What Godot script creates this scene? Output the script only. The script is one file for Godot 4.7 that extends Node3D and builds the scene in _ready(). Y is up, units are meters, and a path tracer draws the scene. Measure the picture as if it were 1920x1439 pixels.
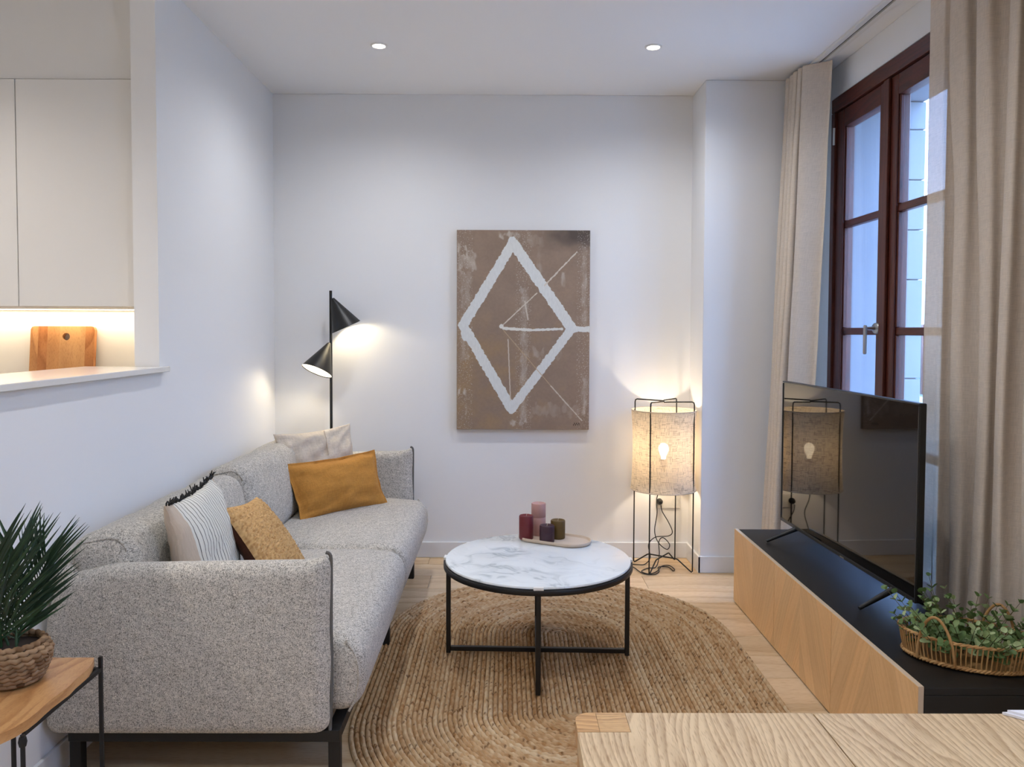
extends Node3D
# A living room with a grey sofa, a round marble table, a jute rug, a television on a low cabinet and a window.
# V(x, y, d): x to the right, y up, d metres away from the camera's wall end (d becomes -z).

# ---------------------------------------------------------------- geometry collector
class G:
	var v := PackedVector3Array()
	var n := PackedVector3Array()
	var t := PackedVector2Array()
	var c := PackedColorArray()
	var ix := PackedInt32Array()
	var tint := Color(1, 1, 1)

	func vert(p: Vector3, nn: Vector3, uv: Vector2) -> int:
		v.append(p)
		n.append(nn)
		t.append(uv)
		c.append(tint)
		return v.size() - 1

	# three corners; the winding follows the normal of the first corner
	func tri(a: int, b: int, d: int) -> void:
		if (v[b] - v[a]).cross(v[d] - v[a]).dot(n[a] + n[b] + n[d]) > 0.0:
			ix.append(a); ix.append(d); ix.append(b)
		else:
			ix.append(a); ix.append(b); ix.append(d)

	func quad(a: int, b: int, d: int, e: int) -> void:
		tri(a, b, d)
		tri(a, d, e)

	func raw(a: int, b: int, d: int) -> void:   # counter-clockwise from outside
		ix.append(a); ix.append(d); ix.append(b)

	# smooth normals over every triangle from index i0 on, welding equal places
	func smooth(v0: int, i0: int) -> void:
		var acc := {}
		var k := i0
		while k < ix.size():
			var a := v[ix[k]]
			var b := v[ix[k + 2]]
			var d := v[ix[k + 1]]
			var f := (b - a).cross(d - a)
			for q in 3:
				var p := v[ix[k + q]]
				var key := Vector3i(roundi(p.x * 8000.0), roundi(p.y * 8000.0), roundi(p.z * 8000.0))
				acc[key] = acc.get(key, Vector3.ZERO) + f
			k += 3
		for i in range(v0, v.size()):
			var p2 := v[i]
			var key2 := Vector3i(roundi(p2.x * 8000.0), roundi(p2.y * 8000.0), roundi(p2.z * 8000.0))
			var s: Vector3 = acc.get(key2, Vector3.UP)
			n[i] = s.normalized() if s.length() > 1e-14 else Vector3.UP

	# box with softened edges; UVs in metres with u along axis "along"
	func box(at: Vector3, size: Vector3, r := 0.002, along := 0, off := Vector2.ZERO, xf := Transform3D.IDENTITY) -> void:
		var h := size * 0.5
		r = minf(r, minf(h.x, minf(h.y, h.z)) * 0.9)
		var id := {}
		for sx in [-1, 1]:
			for sy in [-1, 1]:
				for sz in [-1, 1]:
					var s := Vector3(sx, sy, sz)
					for k in 3:
						var p := Vector3(s.x * (h.x - r), s.y * (h.y - r), s.z * (h.z - r))
						p[k] = s[k] * h[k]
						var nn := Vector3.ZERO
						nn[k] = s[k]
						var a := along
						var b := 3 - along - k
						if k == along:
							a = (k + 1) % 3
							b = (k + 2) % 3
						id[Vector4i(sx, sy, sz, k)] = vert(xf * (at + p), xf.basis * nn, Vector2(p[a] + at[a], p[b] + at[b]) + off)
		for k in 3:
			var i := (k + 1) % 3
			var j := (k + 2) % 3
			for s in [-1, 1]:
				var q := []
				for ab in [[-1, -1], [1, -1], [1, 1], [-1, 1]]:
					var w := Vector4i(0, 0, 0, k)
					w[k] = s
					w[i] = ab[0]
					w[j] = ab[1]
					q.append(id[w])
				quad(q[0], q[1], q[2], q[3])
			for s1 in [-1, 1]:
				for s2 in [-1, 1]:
					var q2 := []
					for e in [[-1, i], [1, i], [1, j], [-1, j]]:
						var w2 := Vector4i(0, 0, 0, e[1])
						w2[k] = e[0]
						w2[i] = s1
						w2[j] = s2
						q2.append(id[w2])
					quad(q2[0], q2[1], q2[2], q2[3])
		for sx in [-1, 1]:
			for sy in [-1, 1]:
				for sz in [-1, 1]:
					tri(id[Vector4i(sx, sy, sz, 0)], id[Vector4i(sx, sy, sz, 1)], id[Vector4i(sx, sy, sz, 2)])

	# box given by two corners
	func slab(a: Vector3, b: Vector3, r := 0.002, along := 0, off := Vector2.ZERO) -> void:
		box((a + b) * 0.5, (b - a).abs(), r, along, off)

	func steps(h: float, r: float, m: int) -> PackedFloat32Array:
		var o := PackedFloat32Array()
		for f in [0.0, 0.12, 0.35, 0.65]:
			o.append(-h + r * f)
		var w := 2.0 * (h - r)
		for q in m + 1:
			o.append(-h + r + w * q / m)
		for f in [0.65, 0.35, 0.12, 0.0]:
			o.append(h - r * f)
		return o

	# rounded, subdivided block for upholstery; deform works on the local position
	func rcube(h: Vector3, r: float, m: Vector3i, xf: Transform3D, deform = null, off := Vector2.ZERO) -> void:
		var v0 := v.size()
		var i0 := ix.size()
		var lim := h - Vector3(r, r, r)
		for k in 3:
			var i := (k + 1) % 3
			var j := (k + 2) % 3
			var A := steps(h[i], r, m[i])
			var B := steps(h[j], r, m[j])
			for s in [-1.0, 1.0]:
				var first := v.size()
				for a in A:
					for b in B:
						var p := Vector3.ZERO
						p[k] = s * h[k]
						p[i] = a
						p[j] = b
						var inner := p.clamp(-lim, lim)
						var q := inner + (p - inner).normalized() * r
						var uv := Vector2(q[i], q[j]) if k != 0 else Vector2(q[j], q[i])
						if deform != null:
							q = deform.call(q)
						vert(xf * q, Vector3.UP, uv + off)
				var nb := B.size()
				for a in A.size() - 1:
					for b in nb - 1:
						var p0 := first + a * nb + b
						var p1 := p0 + nb
						if s > 0:
							raw(p0, p1, p1 + 1)
							raw(p0, p1 + 1, p0 + 1)
						else:
							raw(p0, p1 + 1, p1)
							raw(p0, p0 + 1, p1 + 1)
		smooth(v0, i0)

	# sheet from rows of points
	func grid(rows: Array, uvs: Array, wrap := false) -> void:
		var v0 := v.size()
		var i0 := ix.size()
		var w: int = rows[0].size()
		for a in rows.size():
			for b in w:
				vert(rows[a][b], Vector3.UP, uvs[a][b] if uvs else Vector2(float(b) / w, float(a) / rows.size()))
		for a in rows.size() - 1:
			for b in (w if wrap else w - 1):
				var p0 := v0 + a * w + b
				var p1 := v0 + a * w + (b + 1) % w
				raw(p0, p1, p1 + w)
				raw(p0, p1 + w, p0 + w)
		smooth(v0, i0)

	# turned shape: profile points (radius, height) around the local y axis
	func lathe(prof: Array, segs := 32, xf := Transform3D.IDENTITY, sx := 1.0, sz := 1.0) -> void:
		var m := prof.size() - 1
		var sn := []
		for k in m:
			var d: Vector2 = prof[k + 1] - prof[k]
			sn.append(Vector2(d.y, -d.x).normalized())
		for k in m:
			var na: Vector2 = sn[k]
			var nb: Vector2 = sn[k]
			if k > 0 and sn[k - 1].dot(sn[k]) > 0.7:
				na = (sn[k - 1] + sn[k]).normalized()
			if k < m - 1 and sn[k + 1].dot(sn[k]) > 0.7:
				nb = (sn[k + 1] + sn[k]).normalized()
			var first := v.size()
			for s in segs + 1:
				var a := TAU * s / segs
				var cs := cos(a)
				var si := sin(a)
				var p: Vector2 = prof[k]
				var q: Vector2 = prof[k + 1]
				vert(xf * Vector3(p.x * cs * sx, p.y, p.x * si * sz), (xf.basis * Vector3(na.x * cs / sx, na.y, na.x * si / sz)).normalized(), Vector2(a * maxf(p.x, 0.02), p.y))
				vert(xf * Vector3(q.x * cs * sx, q.y, q.x * si * sz), (xf.basis * Vector3(nb.x * cs / sx, nb.y, nb.x * si / sz)).normalized(), Vector2(a * maxf(q.x, 0.02), q.y))
			for s in segs:
				var e := first + s * 2
				if prof[k].x > 1e-6:
					tri(e, e + 2, e + 1)
				if prof[k + 1].x > 1e-6:
					tri(e + 1, e + 2, e + 3)

	# tube along a path
	func tube(path: Array, r: float, segs := 8, r2 := -1.0, closed := false) -> void:
		var m := path.size()
		var side := Vector3.ZERO
		var first := v.size()
		var along := 0.0
		for k in m:
			var p: Vector3 = path[k]
			var a: Vector3 = path[(k - 1 + m) % m] if closed else path[maxi(k - 1, 0)]
			var b: Vector3 = path[(k + 1) % m] if closed else path[mini(k + 1, m - 1)]
			var d := (b - a).normalized()
			if k == 0:
				side = d.cross(Vector3.UP if absf(d.y) < 0.9 else Vector3.RIGHT).normalized()
			else:
				along += p.distance_to(path[k - 1])
				side = (side - d * side.dot(d)).normalized()
			var up := d.cross(side)
			var rr := r if r2 < 0.0 else lerpf(r, r2, float(k) / (m - 1))
			for s in segs:
				var an := TAU * s / segs
				var nn := side * cos(an) + up * sin(an)
				vert(p + nn * rr, nn, Vector2(along, rr * an))
		for k in (m if closed else m - 1):
			var k2 := (k + 1) % m
			for s in segs:
				var s2 := (s + 1) % segs
				quad(first + k * segs + s, first + k * segs + s2, first + k2 * segs + s2, first + k2 * segs + s)
		if not closed:
			for e in [0, m - 1]:
				var d2: Vector3 = (path[0] - path[1]) if e == 0 else (path[m - 1] - path[m - 2])
				var mid := vert(path[e], d2.normalized(), Vector2.ZERO)
				var ring := []
				for s in segs:
					ring.append(vert(v[first + e * segs + s], d2.normalized(), Vector2.ZERO))
				for s in segs:
					tri(mid, ring[s], ring[(s + 1) % segs])

	# flat outline (x, y) given thickness along z, with softened rims
	func prism(poly: PackedVector2Array, z0: float, z1: float, xf := Transform3D.IDENTITY, round_sides := false, off := Vector2.ZERO, swap := false) -> void:
		var pts := poly
		if Geometry2D.is_polygon_clockwise(pts):
			pts.reverse()
		var tr := Geometry2D.triangulate_polygon(pts)
		for e in [[z0, -1.0], [z1, 1.0]]:
			var f := v.size()
			for p in pts:
				vert(xf * Vector3(p.x, p.y, e[0]), xf.basis * Vector3(0, 0, e[1]), (Vector2(p.y, p.x) if swap else p) + off)
			for k in range(0, tr.size(), 3):
				tri(f + tr[k], f + tr[k + 1], f + tr[k + 2])
		var m := pts.size()
		var per := 0.0
		for k in m:
			var a := pts[k]
			var b := pts[(k + 1) % m]
			var nn := Vector2((b - a).y, -(b - a).x).normalized()
			var na := nn
			var nb := nn
			if round_sides:
				var pp := pts[(k - 1 + m) % m]
				var nx := pts[(k + 2) % m]
				var n1 := Vector2((a - pp).y, -(a - pp).x).normalized()
				var n2 := Vector2((nx - b).y, -(nx - b).x).normalized()
				if n1.dot(nn) > 0.6:
					na = (n1 + nn).normalized()
				if n2.dot(nn) > 0.6:
					nb = (n2 + nn).normalized()
			var l := a.distance_to(b)
			var q0 := vert(xf * Vector3(a.x, a.y, z0), xf.basis * Vector3(na.x, na.y, 0), Vector2(per, z0) + off)
			var q1 := vert(xf * Vector3(b.x, b.y, z0), xf.basis * Vector3(nb.x, nb.y, 0), Vector2(per + l, z0) + off)
			var q2 := vert(xf * Vector3(b.x, b.y, z1), xf.basis * Vector3(nb.x, nb.y, 0), Vector2(per + l, z1) + off)
			var q3 := vert(xf * Vector3(a.x, a.y, z1), xf.basis * Vector3(na.x, na.y, 0), Vector2(per, z1) + off)
			quad(q0, q1, q2, q3)
			per += l

	func mesh() -> ArrayMesh:
		var a := []
		a.resize(Mesh.ARRAY_MAX)
		a[Mesh.ARRAY_VERTEX] = v
		a[Mesh.ARRAY_NORMAL] = n
		a[Mesh.ARRAY_TEX_UV] = t
		a[Mesh.ARRAY_COLOR] = c
		a[Mesh.ARRAY_INDEX] = ix
		var m := ArrayMesh.new()
		m.add_surface_from_arrays(Mesh.PRIMITIVE_TRIANGLES, a)
		return m

# ---------------------------------------------------------------- scene helpers
var used := {}
var M := {}
var rng := RandomNumberGenerator.new()
const CEIL := 2.82
const BACK := 4.82
const LEFT := -1.40
const RIGHT := 1.78
const REAR := -2.4
const WIN2 := -3.45   # the second window stands this far back along the same wall

func V(x: float, y: float, d: float) -> Vector3:
	return Vector3(x, y, -d)

func numbered(called: String) -> String:
	var k: int = used.get(called, 0)
	used[called] = k + 1
	return called if k == 0 else "%s_%03d" % [called, k]

func origin_of(o: Node) -> Vector3:
	var s := Vector3.ZERO
	while o is Node3D and o != self:
		s += o.position
		o = o.get_parent()
	return s

func tag(o: Node, label: String, category: String, group := "") -> void:
	o.set_meta("label", label)
	o.set_meta("category", category)
	if group:
		o.set_meta("group", group)

func thing(called: String, label: String, category: String, at: Vector3, group := "") -> Node3D:
	var o := Node3D.new()
	o.name = numbered(called)
	add_child(o)
	o.position = at
	tag(o, label, category, group)
	return o

# a mesh given in world places, added under parent (a part) or at top level
func obj(called: String, g: G, m: Material, parent: Node = null) -> MeshInstance3D:
	var o := MeshInstance3D.new()
	o.mesh = g.mesh()
	o.material_override = m
	o.cast_shadow = GeometryInstance3D.SHADOW_CASTING_SETTING_ON
	if parent:
		o.name = called
		parent.add_child(o, true)
		o.position = -origin_of(parent)
	else:
		o.name = numbered(called)
		add_child(o)
	return o

func piece(called: String, mesh: Mesh, m: Material, xf: Transform3D, parent: Node) -> MeshInstance3D:
	var o := MeshInstance3D.new()
	o.mesh = mesh
	o.material_override = m
	o.name = called
	parent.add_child(o, true)
	o.transform = Transform3D(xf.basis, xf.origin - origin_of(parent))
	return o

func struct(called: String, g: G, m: Material, parent: Node = null) -> MeshInstance3D:
	var o := obj(called, g, m, parent)
	if parent == null:
		o.set_meta("kind", "structure")
	return o

func boxes(list: Array, r := 0.002) -> G:
	var g := G.new()
	for b in list:
		g.slab(b[0], b[1], r)
	return g

func path_through(pts: Array, sub := 8) -> Array:
	var o := []
	for k in pts.size() - 1:
		var p0: Vector3 = pts[maxi(k - 1, 0)]
		var p1: Vector3 = pts[k]
		var p2: Vector3 = pts[k + 1]
		var p3: Vector3 = pts[mini(k + 2, pts.size() - 1)]
		for s in sub:
			o.append(p1.cubic_interpolate(p2, p0, p3, float(s) / sub))
	o.append(pts[pts.size() - 1])
	return o

func frame_of(at: Vector3, right: Vector3, up: Vector3) -> Transform3D:
	var x := right.normalized()
	var z := x.cross(up).normalized()
	return Transform3D(Basis(x, z.cross(x), z), at)

# ---------------------------------------------------------------- textures
var noise := FastNoiseLite.new()

func fresh_noise(sd: int, freq := 1.0, oct := 3) -> FastNoiseLite:
	var f := FastNoiseLite.new()
	f.seed = sd
	f.noise_type = FastNoiseLite.TYPE_SIMPLEX_SMOOTH
	f.frequency = freq
	f.fractal_octaves = oct
	return f

func picture(w: int, h: int, f: Callable) -> ImageTexture:
	var data := PackedByteArray()
	data.resize(w * h * 3)
	var k := 0
	for y in h:
		for x in w:
			var q: Color = f.call(x, y)
			data[k] = clampi(int(q.r * 255.0), 0, 255)
			data[k + 1] = clampi(int(q.g * 255.0), 0, 255)
			data[k + 2] = clampi(int(q.b * 255.0), 0, 255)
			k += 3
	return ImageTexture.create_from_image(Image.create_from_data(w, h, false, Image.FORMAT_RGB8, data))

func hash01(a: int, b: int, s := 0) -> float:
	var h := (a * 374761393 + b * 668265263 + s * 1442695041) & 0x7fffffff
	h = ((h ^ (h >> 13)) * 1274126177) & 0x7fffffff
	return float((h ^ (h >> 16)) & 0xffff) / 65535.0

func mod_col(a: Color, b: Color, k: float) -> Color:
	return a.lerp(b, clampf(k, 0.0, 1.0))

func std(color: Color, rough := 0.6, spec := 0.5) -> StandardMaterial3D:
	var m := StandardMaterial3D.new()
	m.albedo_color = color
	m.roughness = rough
	m.metallic_specular = spec
	return m

func textured(t: Texture2D, scale: Vector3, rough := 0.6, tint := Color.WHITE, tri := false) -> StandardMaterial3D:
	var m := std(tint, rough)
	m.albedo_texture = t
	m.uv1_scale = scale
	if tri:
		m.uv1_triplanar = true
		m.uv1_world_triplanar = true
	return m

# wood: u runs along the grain
func wood_tex(w: int, h: int, sd: int, light: Color, dark: Color, rings: float, wobble: float, pores: float, soft := 1.0) -> ImageTexture:
	var a := fresh_noise(sd, 1.0, 2)
	var b := fresh_noise(sd + 1, 1.0, 2)
	var p := fresh_noise(sd + 2, 1.0, 1)
	return picture(w, h, func(x: int, y: int) -> Color:
		var u := float(x) / w
		var q := float(y) / h
		var fold := sin(u * TAU) * 0.5   # keeps the repeat along the grain soft
		var co := cos(u * TAU) * 0.5
		var d := (q + 0.05 * b.get_noise_2d(q * 5.0, 7.0)) * rings + a.get_noise_3d(fold * 0.45, q * 2.6, co * 0.45) * wobble
		var band := d - floorf(d)
		band = pow(band, 2.0) * (1.0 - smoothstep(0.86, 1.0, band))
		var tone := 0.5 + 0.5 * b.get_noise_3d(fold * 1.2, q * 22.0, co * 1.2)
		var pore := maxf(0.0, p.get_noise_3d(fold * 14.0, q * 240.0, co * 14.0) - 0.15)
		return mod_col(light, dark, (band * 0.85 + (tone - 0.5) * 0.5) * soft + pore * pores))

func make_materials() -> void:
	var white := Color(0.93, 0.927, 0.922)
	var wall := std(white, 0.75, 0.35)
	M.wall = wall
	M.ceiling = std(Color(0.945, 0.943, 0.94), 0.85, 0.3)
	M.trim = std(Color(0.9, 0.9, 0.9), 0.35)
	M.kitchen_white = std(Color(0.9, 0.89, 0.875), 0.4)
	M.counter = std(Color(0.9, 0.885, 0.86), 0.16)
	M.splash = std(Color(0.9, 0.885, 0.85), 0.35)
	M.black = std(Color(0.045, 0.043, 0.042), 0.42)
	M.black_soft = std(Color(0.055, 0.052, 0.05), 0.6)
	M.console = std(Color(0.085, 0.082, 0.08), 0.45)
	M.chrome = std(Color(0.72, 0.71, 0.69), 0.28)
	M.chrome.metallic = 1.0
	M.white_plastic = std(Color(0.9, 0.89, 0.87), 0.35)
	M.rubber = std(Color(0.05, 0.05, 0.05), 0.55)

	# floor planks
	var ft := wood_tex(768, 768, 11, Color(0.86, 0.77, 0.64), Color(0.72, 0.59, 0.44), 9.0, 1.1, 0.7, 0.7)
	M.floor = []
	for k in 4:
		M.floor.append(textured(ft, Vector3(0.55, 1.0, 1), 0.42, [Color(0.97, 0.96, 0.95), Color(1, 0.98, 0.96), Color(0.93, 0.91, 0.88), Color(0.98, 0.95, 0.9)][k]))
	M.under_floor = std(Color(0.2, 0.14, 0.09), 0.8)
	# dining table ash
	var at := wood_tex(1024, 1024, 31, Color(0.85, 0.74, 0.58), Color(0.57, 0.44, 0.30), 52.0, 5.0, 0.5, 0.8)
	M.ash = textured(at, Vector3(0.9, 1.6, 1), 0.45)
	M.ash_end = textured(at, Vector3(1.6, 3.5, 1), 0.5, Color(0.97, 0.9, 0.8))
	M.ash_block = textured(at, Vector3(0.6, 0.9, 1), 0.5, Color(0.95, 0.85, 0.72))
	# oak veneer on the cabinet doors, side table and board
	var ot := wood_tex(768, 512, 51, Color(0.925, 0.755, 0.545), Color(0.83, 0.64, 0.43), 20.0, 0.9, 0.6, 0.5)
	M.veneer = []
	for k in 4:
		M.veneer.append(textured(ot, Vector3(1.2, 2.0, 1), 0.48, [Color(1, 1, 1), Color(0.975, 0.97, 0.96), Color(1.0, 0.985, 0.965), Color(0.955, 0.945, 0.935)][k]))
	M.door_edge = std(Color(0.80, 0.72, 0.62), 0.5)
	var st := wood_tex(512, 512, 71, Color(0.80, 0.60, 0.39), Color(0.60, 0.39, 0.21), 9.0, 1.6, 0.5, 0.8)
	M.side_top = textured(st, Vector3(1.6, 1.9, 1), 0.36)
	M.board = []
	for k in 3:
		M.board.append(textured(st, Vector3(1.3, 1.1, 1), 0.42, [Color(1.0, 0.97, 0.94), Color(0.95, 0.86, 0.78), Color(1.04, 1.05, 1.06)][k]))
	# window timber
	var wt := wood_tex(512, 256, 91, Color(0.36, 0.155, 0.095), Color(0.20, 0.075, 0.05), 10.0, 2.0, 0.7, 0.9)
	M.timber = textured(wt, Vector3(0.9, 2.2, 1), 0.4)
	
	# sofa tweed
	var tw := fresh_noise(7, 0.02, 2)
	var tweed := picture(512, 512, func(x: int, y: int) -> Color:
		var wx := x / 3
		var wy := y / 3
		var over := (wx + wy) % 2 == 0
		var h := hash01(wx, wy / 4, 1) if over else hash01(wx / 4, wy, 2)
		var fl := hash01(wx, wy, 3)
		var g := 0.685 + 0.15 * h + tw.get_noise_2d(x, y) * 0.03
		if fl > 0.80:
			g -= 0.20
		elif fl < 0.1:
			g += 0.1
		if not over:
			g -= 0.035
		return Color(g * 1.0, g * 0.965, g * 0.905))
	M.tweed = textured(tweed, Vector3(2.5, 2.5, 1), 0.95)
	M.tweed.metallic_specular = 0.15
	M.tweed.rim_enabled = true
	M.tweed.rim = 0.25
	M.tweed.heightmap_enabled = true
	M.tweed.heightmap_texture = tweed
	M.tweed.heightmap_scale = 0.12
	M.piping = std(Color(0.40, 0.39, 0.375), 0.95, 0.15)
	# plain cloths
	var cl := picture(256, 256, func(x: int, y: int) -> Color:
		var a := hash01(x / 2, y / 14, 4) * 0.5 + hash01(x / 14, y / 2, 5) * 0.5
		var g := 0.88 + 0.12 * a
		return Color(g, g, g))
	var cloth := func(c: Color, sc := 3.0, rim := 0.3) -> StandardMaterial3D:
		var m := textured(cl, Vector3(sc, sc, 1), 0.95, c)
		m.metallic_specular = 0.15
		m.rim_enabled = true
		m.rim = rim
		m.heightmap_enabled = true
		m.heightmap_texture = cl
		m.heightmap_scale = 0.12
		return m
	M.mustard = cloth.call(Color(0.76, 0.535, 0.265))
	M.beige = cloth.call(Color(0.845, 0.79, 0.72))
	M.brown_cloth = cloth.call(Color(0.28, 0.17, 0.13))
	M.cushion_cream = cloth.call(Color(0.87, 0.85, 0.80))
	M.cushion_margin = cloth.call(Color(0.80, 0.73, 0.65))
	# striped cushion: print runs across u
	var stripes := picture(1024, 128, func(x: int, y: int) -> Color:
		var u := float(x) / 1024.0
		var base := Color(0.885, 0.87, 0.825) * (0.95 + 0.05 * hash01(x / 2, y / 5, 8))
		if u < 0.08 or u > 0.92:
			return Color(0.80, 0.73, 0.65) * (0.95 + 0.05 * hash01(x / 2, y / 5, 8))
		var k := (u - 0.08) * 25.0
		var f := k - floorf(k)
		if f > 0.42 and f < 0.58:
			return Color(0.34, 0.33, 0.31)
		return base)
	M.striped = textured(stripes, Vector3(1, 1, 1), 0.95)
	M.striped.metallic_specular = 0.15
	# jute
	M.jute = std(Color(1, 1, 1), 0.95, 0.15)
	M.jute.vertex_color_use_as_albedo = true
	M.straw = std(Color(1, 1, 1), 0.6, 0.4)
	M.straw.vertex_color_use_as_albedo = true
	# curtain linen
	var lin := picture(384, 384, func(x: int, y: int) -> Color:
		var g := 0.90 + 0.06 * hash01(x, y / 30, 11) + 0.06 * hash01(x / 30, y, 12)
		return Color(g, g, g))
	M.linen = textured(lin, Vector3(3.2, 3.2, 1), 0.95, Color(0.88, 0.825, 0.76, 0.955))
	M.linen.transparency = BaseMaterial3D.TRANSPARENCY_ALPHA
	M.linen.metallic_specular = 0.1
	M.linen.backlight_enabled = true
	M.linen.backlight = Color(0.24, 0.22, 0.20)
	# lamp shade of slubby linen
	var slub := picture(512, 512, func(x: int, y: int) -> Color:
		var g := 0.80 + 0.10 * hash01(x / 2, y / 40, 13) + 0.1 * hash01(x / 40, y / 2, 14)
		if hash01(x / 2, y / 26, 15) > 0.94:
			g -= 0.26
		if hash01(x / 30, y / 2, 16) > 0.95:
			g -= 0.3
		return Color(g, g * 0.965, g * 0.90))
	M.shade = textured(slub, Vector3(2.6, 2.6, 1), 0.95, Color(0.95, 0.925, 0.885, 0.90))
	M.shade.transparency = BaseMaterial3D.TRANSPARENCY_ALPHA
	M.shade.metallic_specular = 0.1
	M.shade.backlight_enabled = true
	M.shade.backlight = Color(0.52, 0.48, 0.42)
	# marble
	var n1 := fresh_noise(101, 1.0, 4)
	var n2 := fresh_noise(102, 1.0, 3)
	var n3 := fresh_noise(103, 1.0, 2)
	M.marble = textured(picture(768, 768, func(x: int, y: int) -> Color:
		var u := x / 768.0
		var q := y / 768.0
		var wx := u + 0.16 * n2.get_noise_2d(u * 2.6, q * 2.6)
		var wy := q + 0.16 * n2.get_noise_2d(u * 2.6 + 40.0, q * 2.6)
		var r := 1.0 - absf(n1.get_noise_2d(wx * 2.0 + wy * 1.2, wy * 4.2 - wx * 1.5)) * 7.0
		var fine := 1.0 - absf(n1.get_noise_2d(wx * 5.0 + 9.0, wy * 7.0)) * 12.0
		var mask := smoothstep(-0.05, 0.4, n3.get_noise_2d(u * 2.4 + 3.0, q * 3.0))
		var k := maxf(r, 0.0) * 0.30 * (0.2 + mask) + maxf(fine, 0.0) * 0.10 * mask + mask * 0.07
		return mod_col(Color(0.90, 0.915, 0.915), Color(0.50, 0.54, 0.56), k)), Vector3(1, 1, 1), 0.12)
	# glass panes
	M.glass = std(Color(0.9, 0.95, 1.0, 0.06), 0.02)
	M.glass.transparency = BaseMaterial3D.TRANSPARENCY_ALPHA
	M.screen = std(Color(0.26, 0.255, 0.25), 0.03)
	M.screen.metallic = 1.0
	# plants
	M.palm = std(Color(0.085, 0.19, 0.095), 0.5)
	M.palm_light = std(Color(0.13, 0.25, 0.12), 0.5)
	M.leafs = [std(Color(0.50, 0.58, 0.37), 0.6), std(Color(0.38, 0.48, 0.28), 0.6), std(Color(0.63, 0.69, 0.50), 0.6)]
	for m in M.leafs:
		m.backlight_enabled = true
		m.backlight = Color(0.16, 0.21, 0.08)
	M.stem = std(Color(0.33, 0.30, 0.18), 0.7)
	# outside
	M.stone = std(Color(0.55, 0.56, 0.57), 0.85)
	M.render = std(Color(0.50, 0.50, 0.52), 0.9)
	M.facade = std(Color(0.76, 0.77, 0.73), 0.9)
	M.balcony = std(Color(0.7, 0.78, 0.74), 0.6)
	M.street = std(Color(0.80, 0.80, 0.79), 0.9)
	M.far_glass = std(Color(0.35, 0.48, 0.52), 0.1)

func glow(c: Color, energy: float) -> StandardMaterial3D:
	var m := std(Color(0.9, 0.9, 0.88), 0.4)
	m.emission_enabled = true
	m.emission = c
	m.emission_energy_multiplier = energy
	return m

# ---------------------------------------------------------------- the place
func _ready() -> void:
	rng.seed = 4711
	# camera
	var f := 1480.0
	var cam := Camera3D.new()
	cam.name = "camera"
	cam.projection = Camera3D.PROJECTION_FRUSTUM
	cam.near = 0.05
	cam.far = 200.0
	cam.size = cam.near * 1439.0 / f
	cam.frustum_offset = Vector2(8.5, -46.0) / f * cam.near
	add_child(cam)
	cam.position = V(0, 1.40, 0)
	cam.rotation_degrees = Vector3(-2.1, -0.25, 0.2)
	cam.current = true
	# sky and exposure
	var sky_mat := ProceduralSkyMaterial.new()
	sky_mat.sky_top_color = Color(0.53, 0.71, 1.0)
	sky_mat.sky_horizon_color = Color(0.70, 0.82, 1.0)
	sky_mat.ground_bottom_color = Color(0.42, 0.47, 0.55)
	sky_mat.ground_horizon_color = Color(0.62, 0.72, 0.85)
	sky_mat.sky_energy_multiplier = 1.0
	sky_mat.ground_energy_multiplier = 1.0
	var env := Environment.new()
	env.background_mode = Environment.BG_SKY
	env.sky = Sky.new()
	env.sky.sky_material = sky_mat
	env.background_energy_multiplier = 14.5
	env.tonemap_mode = Environment.TONE_MAPPER_LINEAR
	env.tonemap_exposure = 1.16
	env.sdfgi_enabled = true
	env.ssao_enabled = true
	env.ssil_enabled = true
	var we := WorldEnvironment.new()
	we.name = "environment"
	we.environment = env
	add_child(we)

	make_materials()
	build_shell()
	build_window("window_1", 0.0)
	build_window("window_2", WIN2)
	build_outside()
	build_kitchen()
	build_downlights()
	build_rug()
	build_sofa()
	build_cushions()
	build_coffee_table()
	build_candles()
	build_cabinet()
	build_television()
	build_curtains()
	build_wire_lamp()
	build_sockets()
	build_floor_lamp()
	build_painting()
	build_side_table()
	build_palm()
	build_planter()
	build_dining_table()

const DOWN := Color(0.965, 0.975, 1.0)
const DOWN_ENERGY := 0.95

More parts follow.
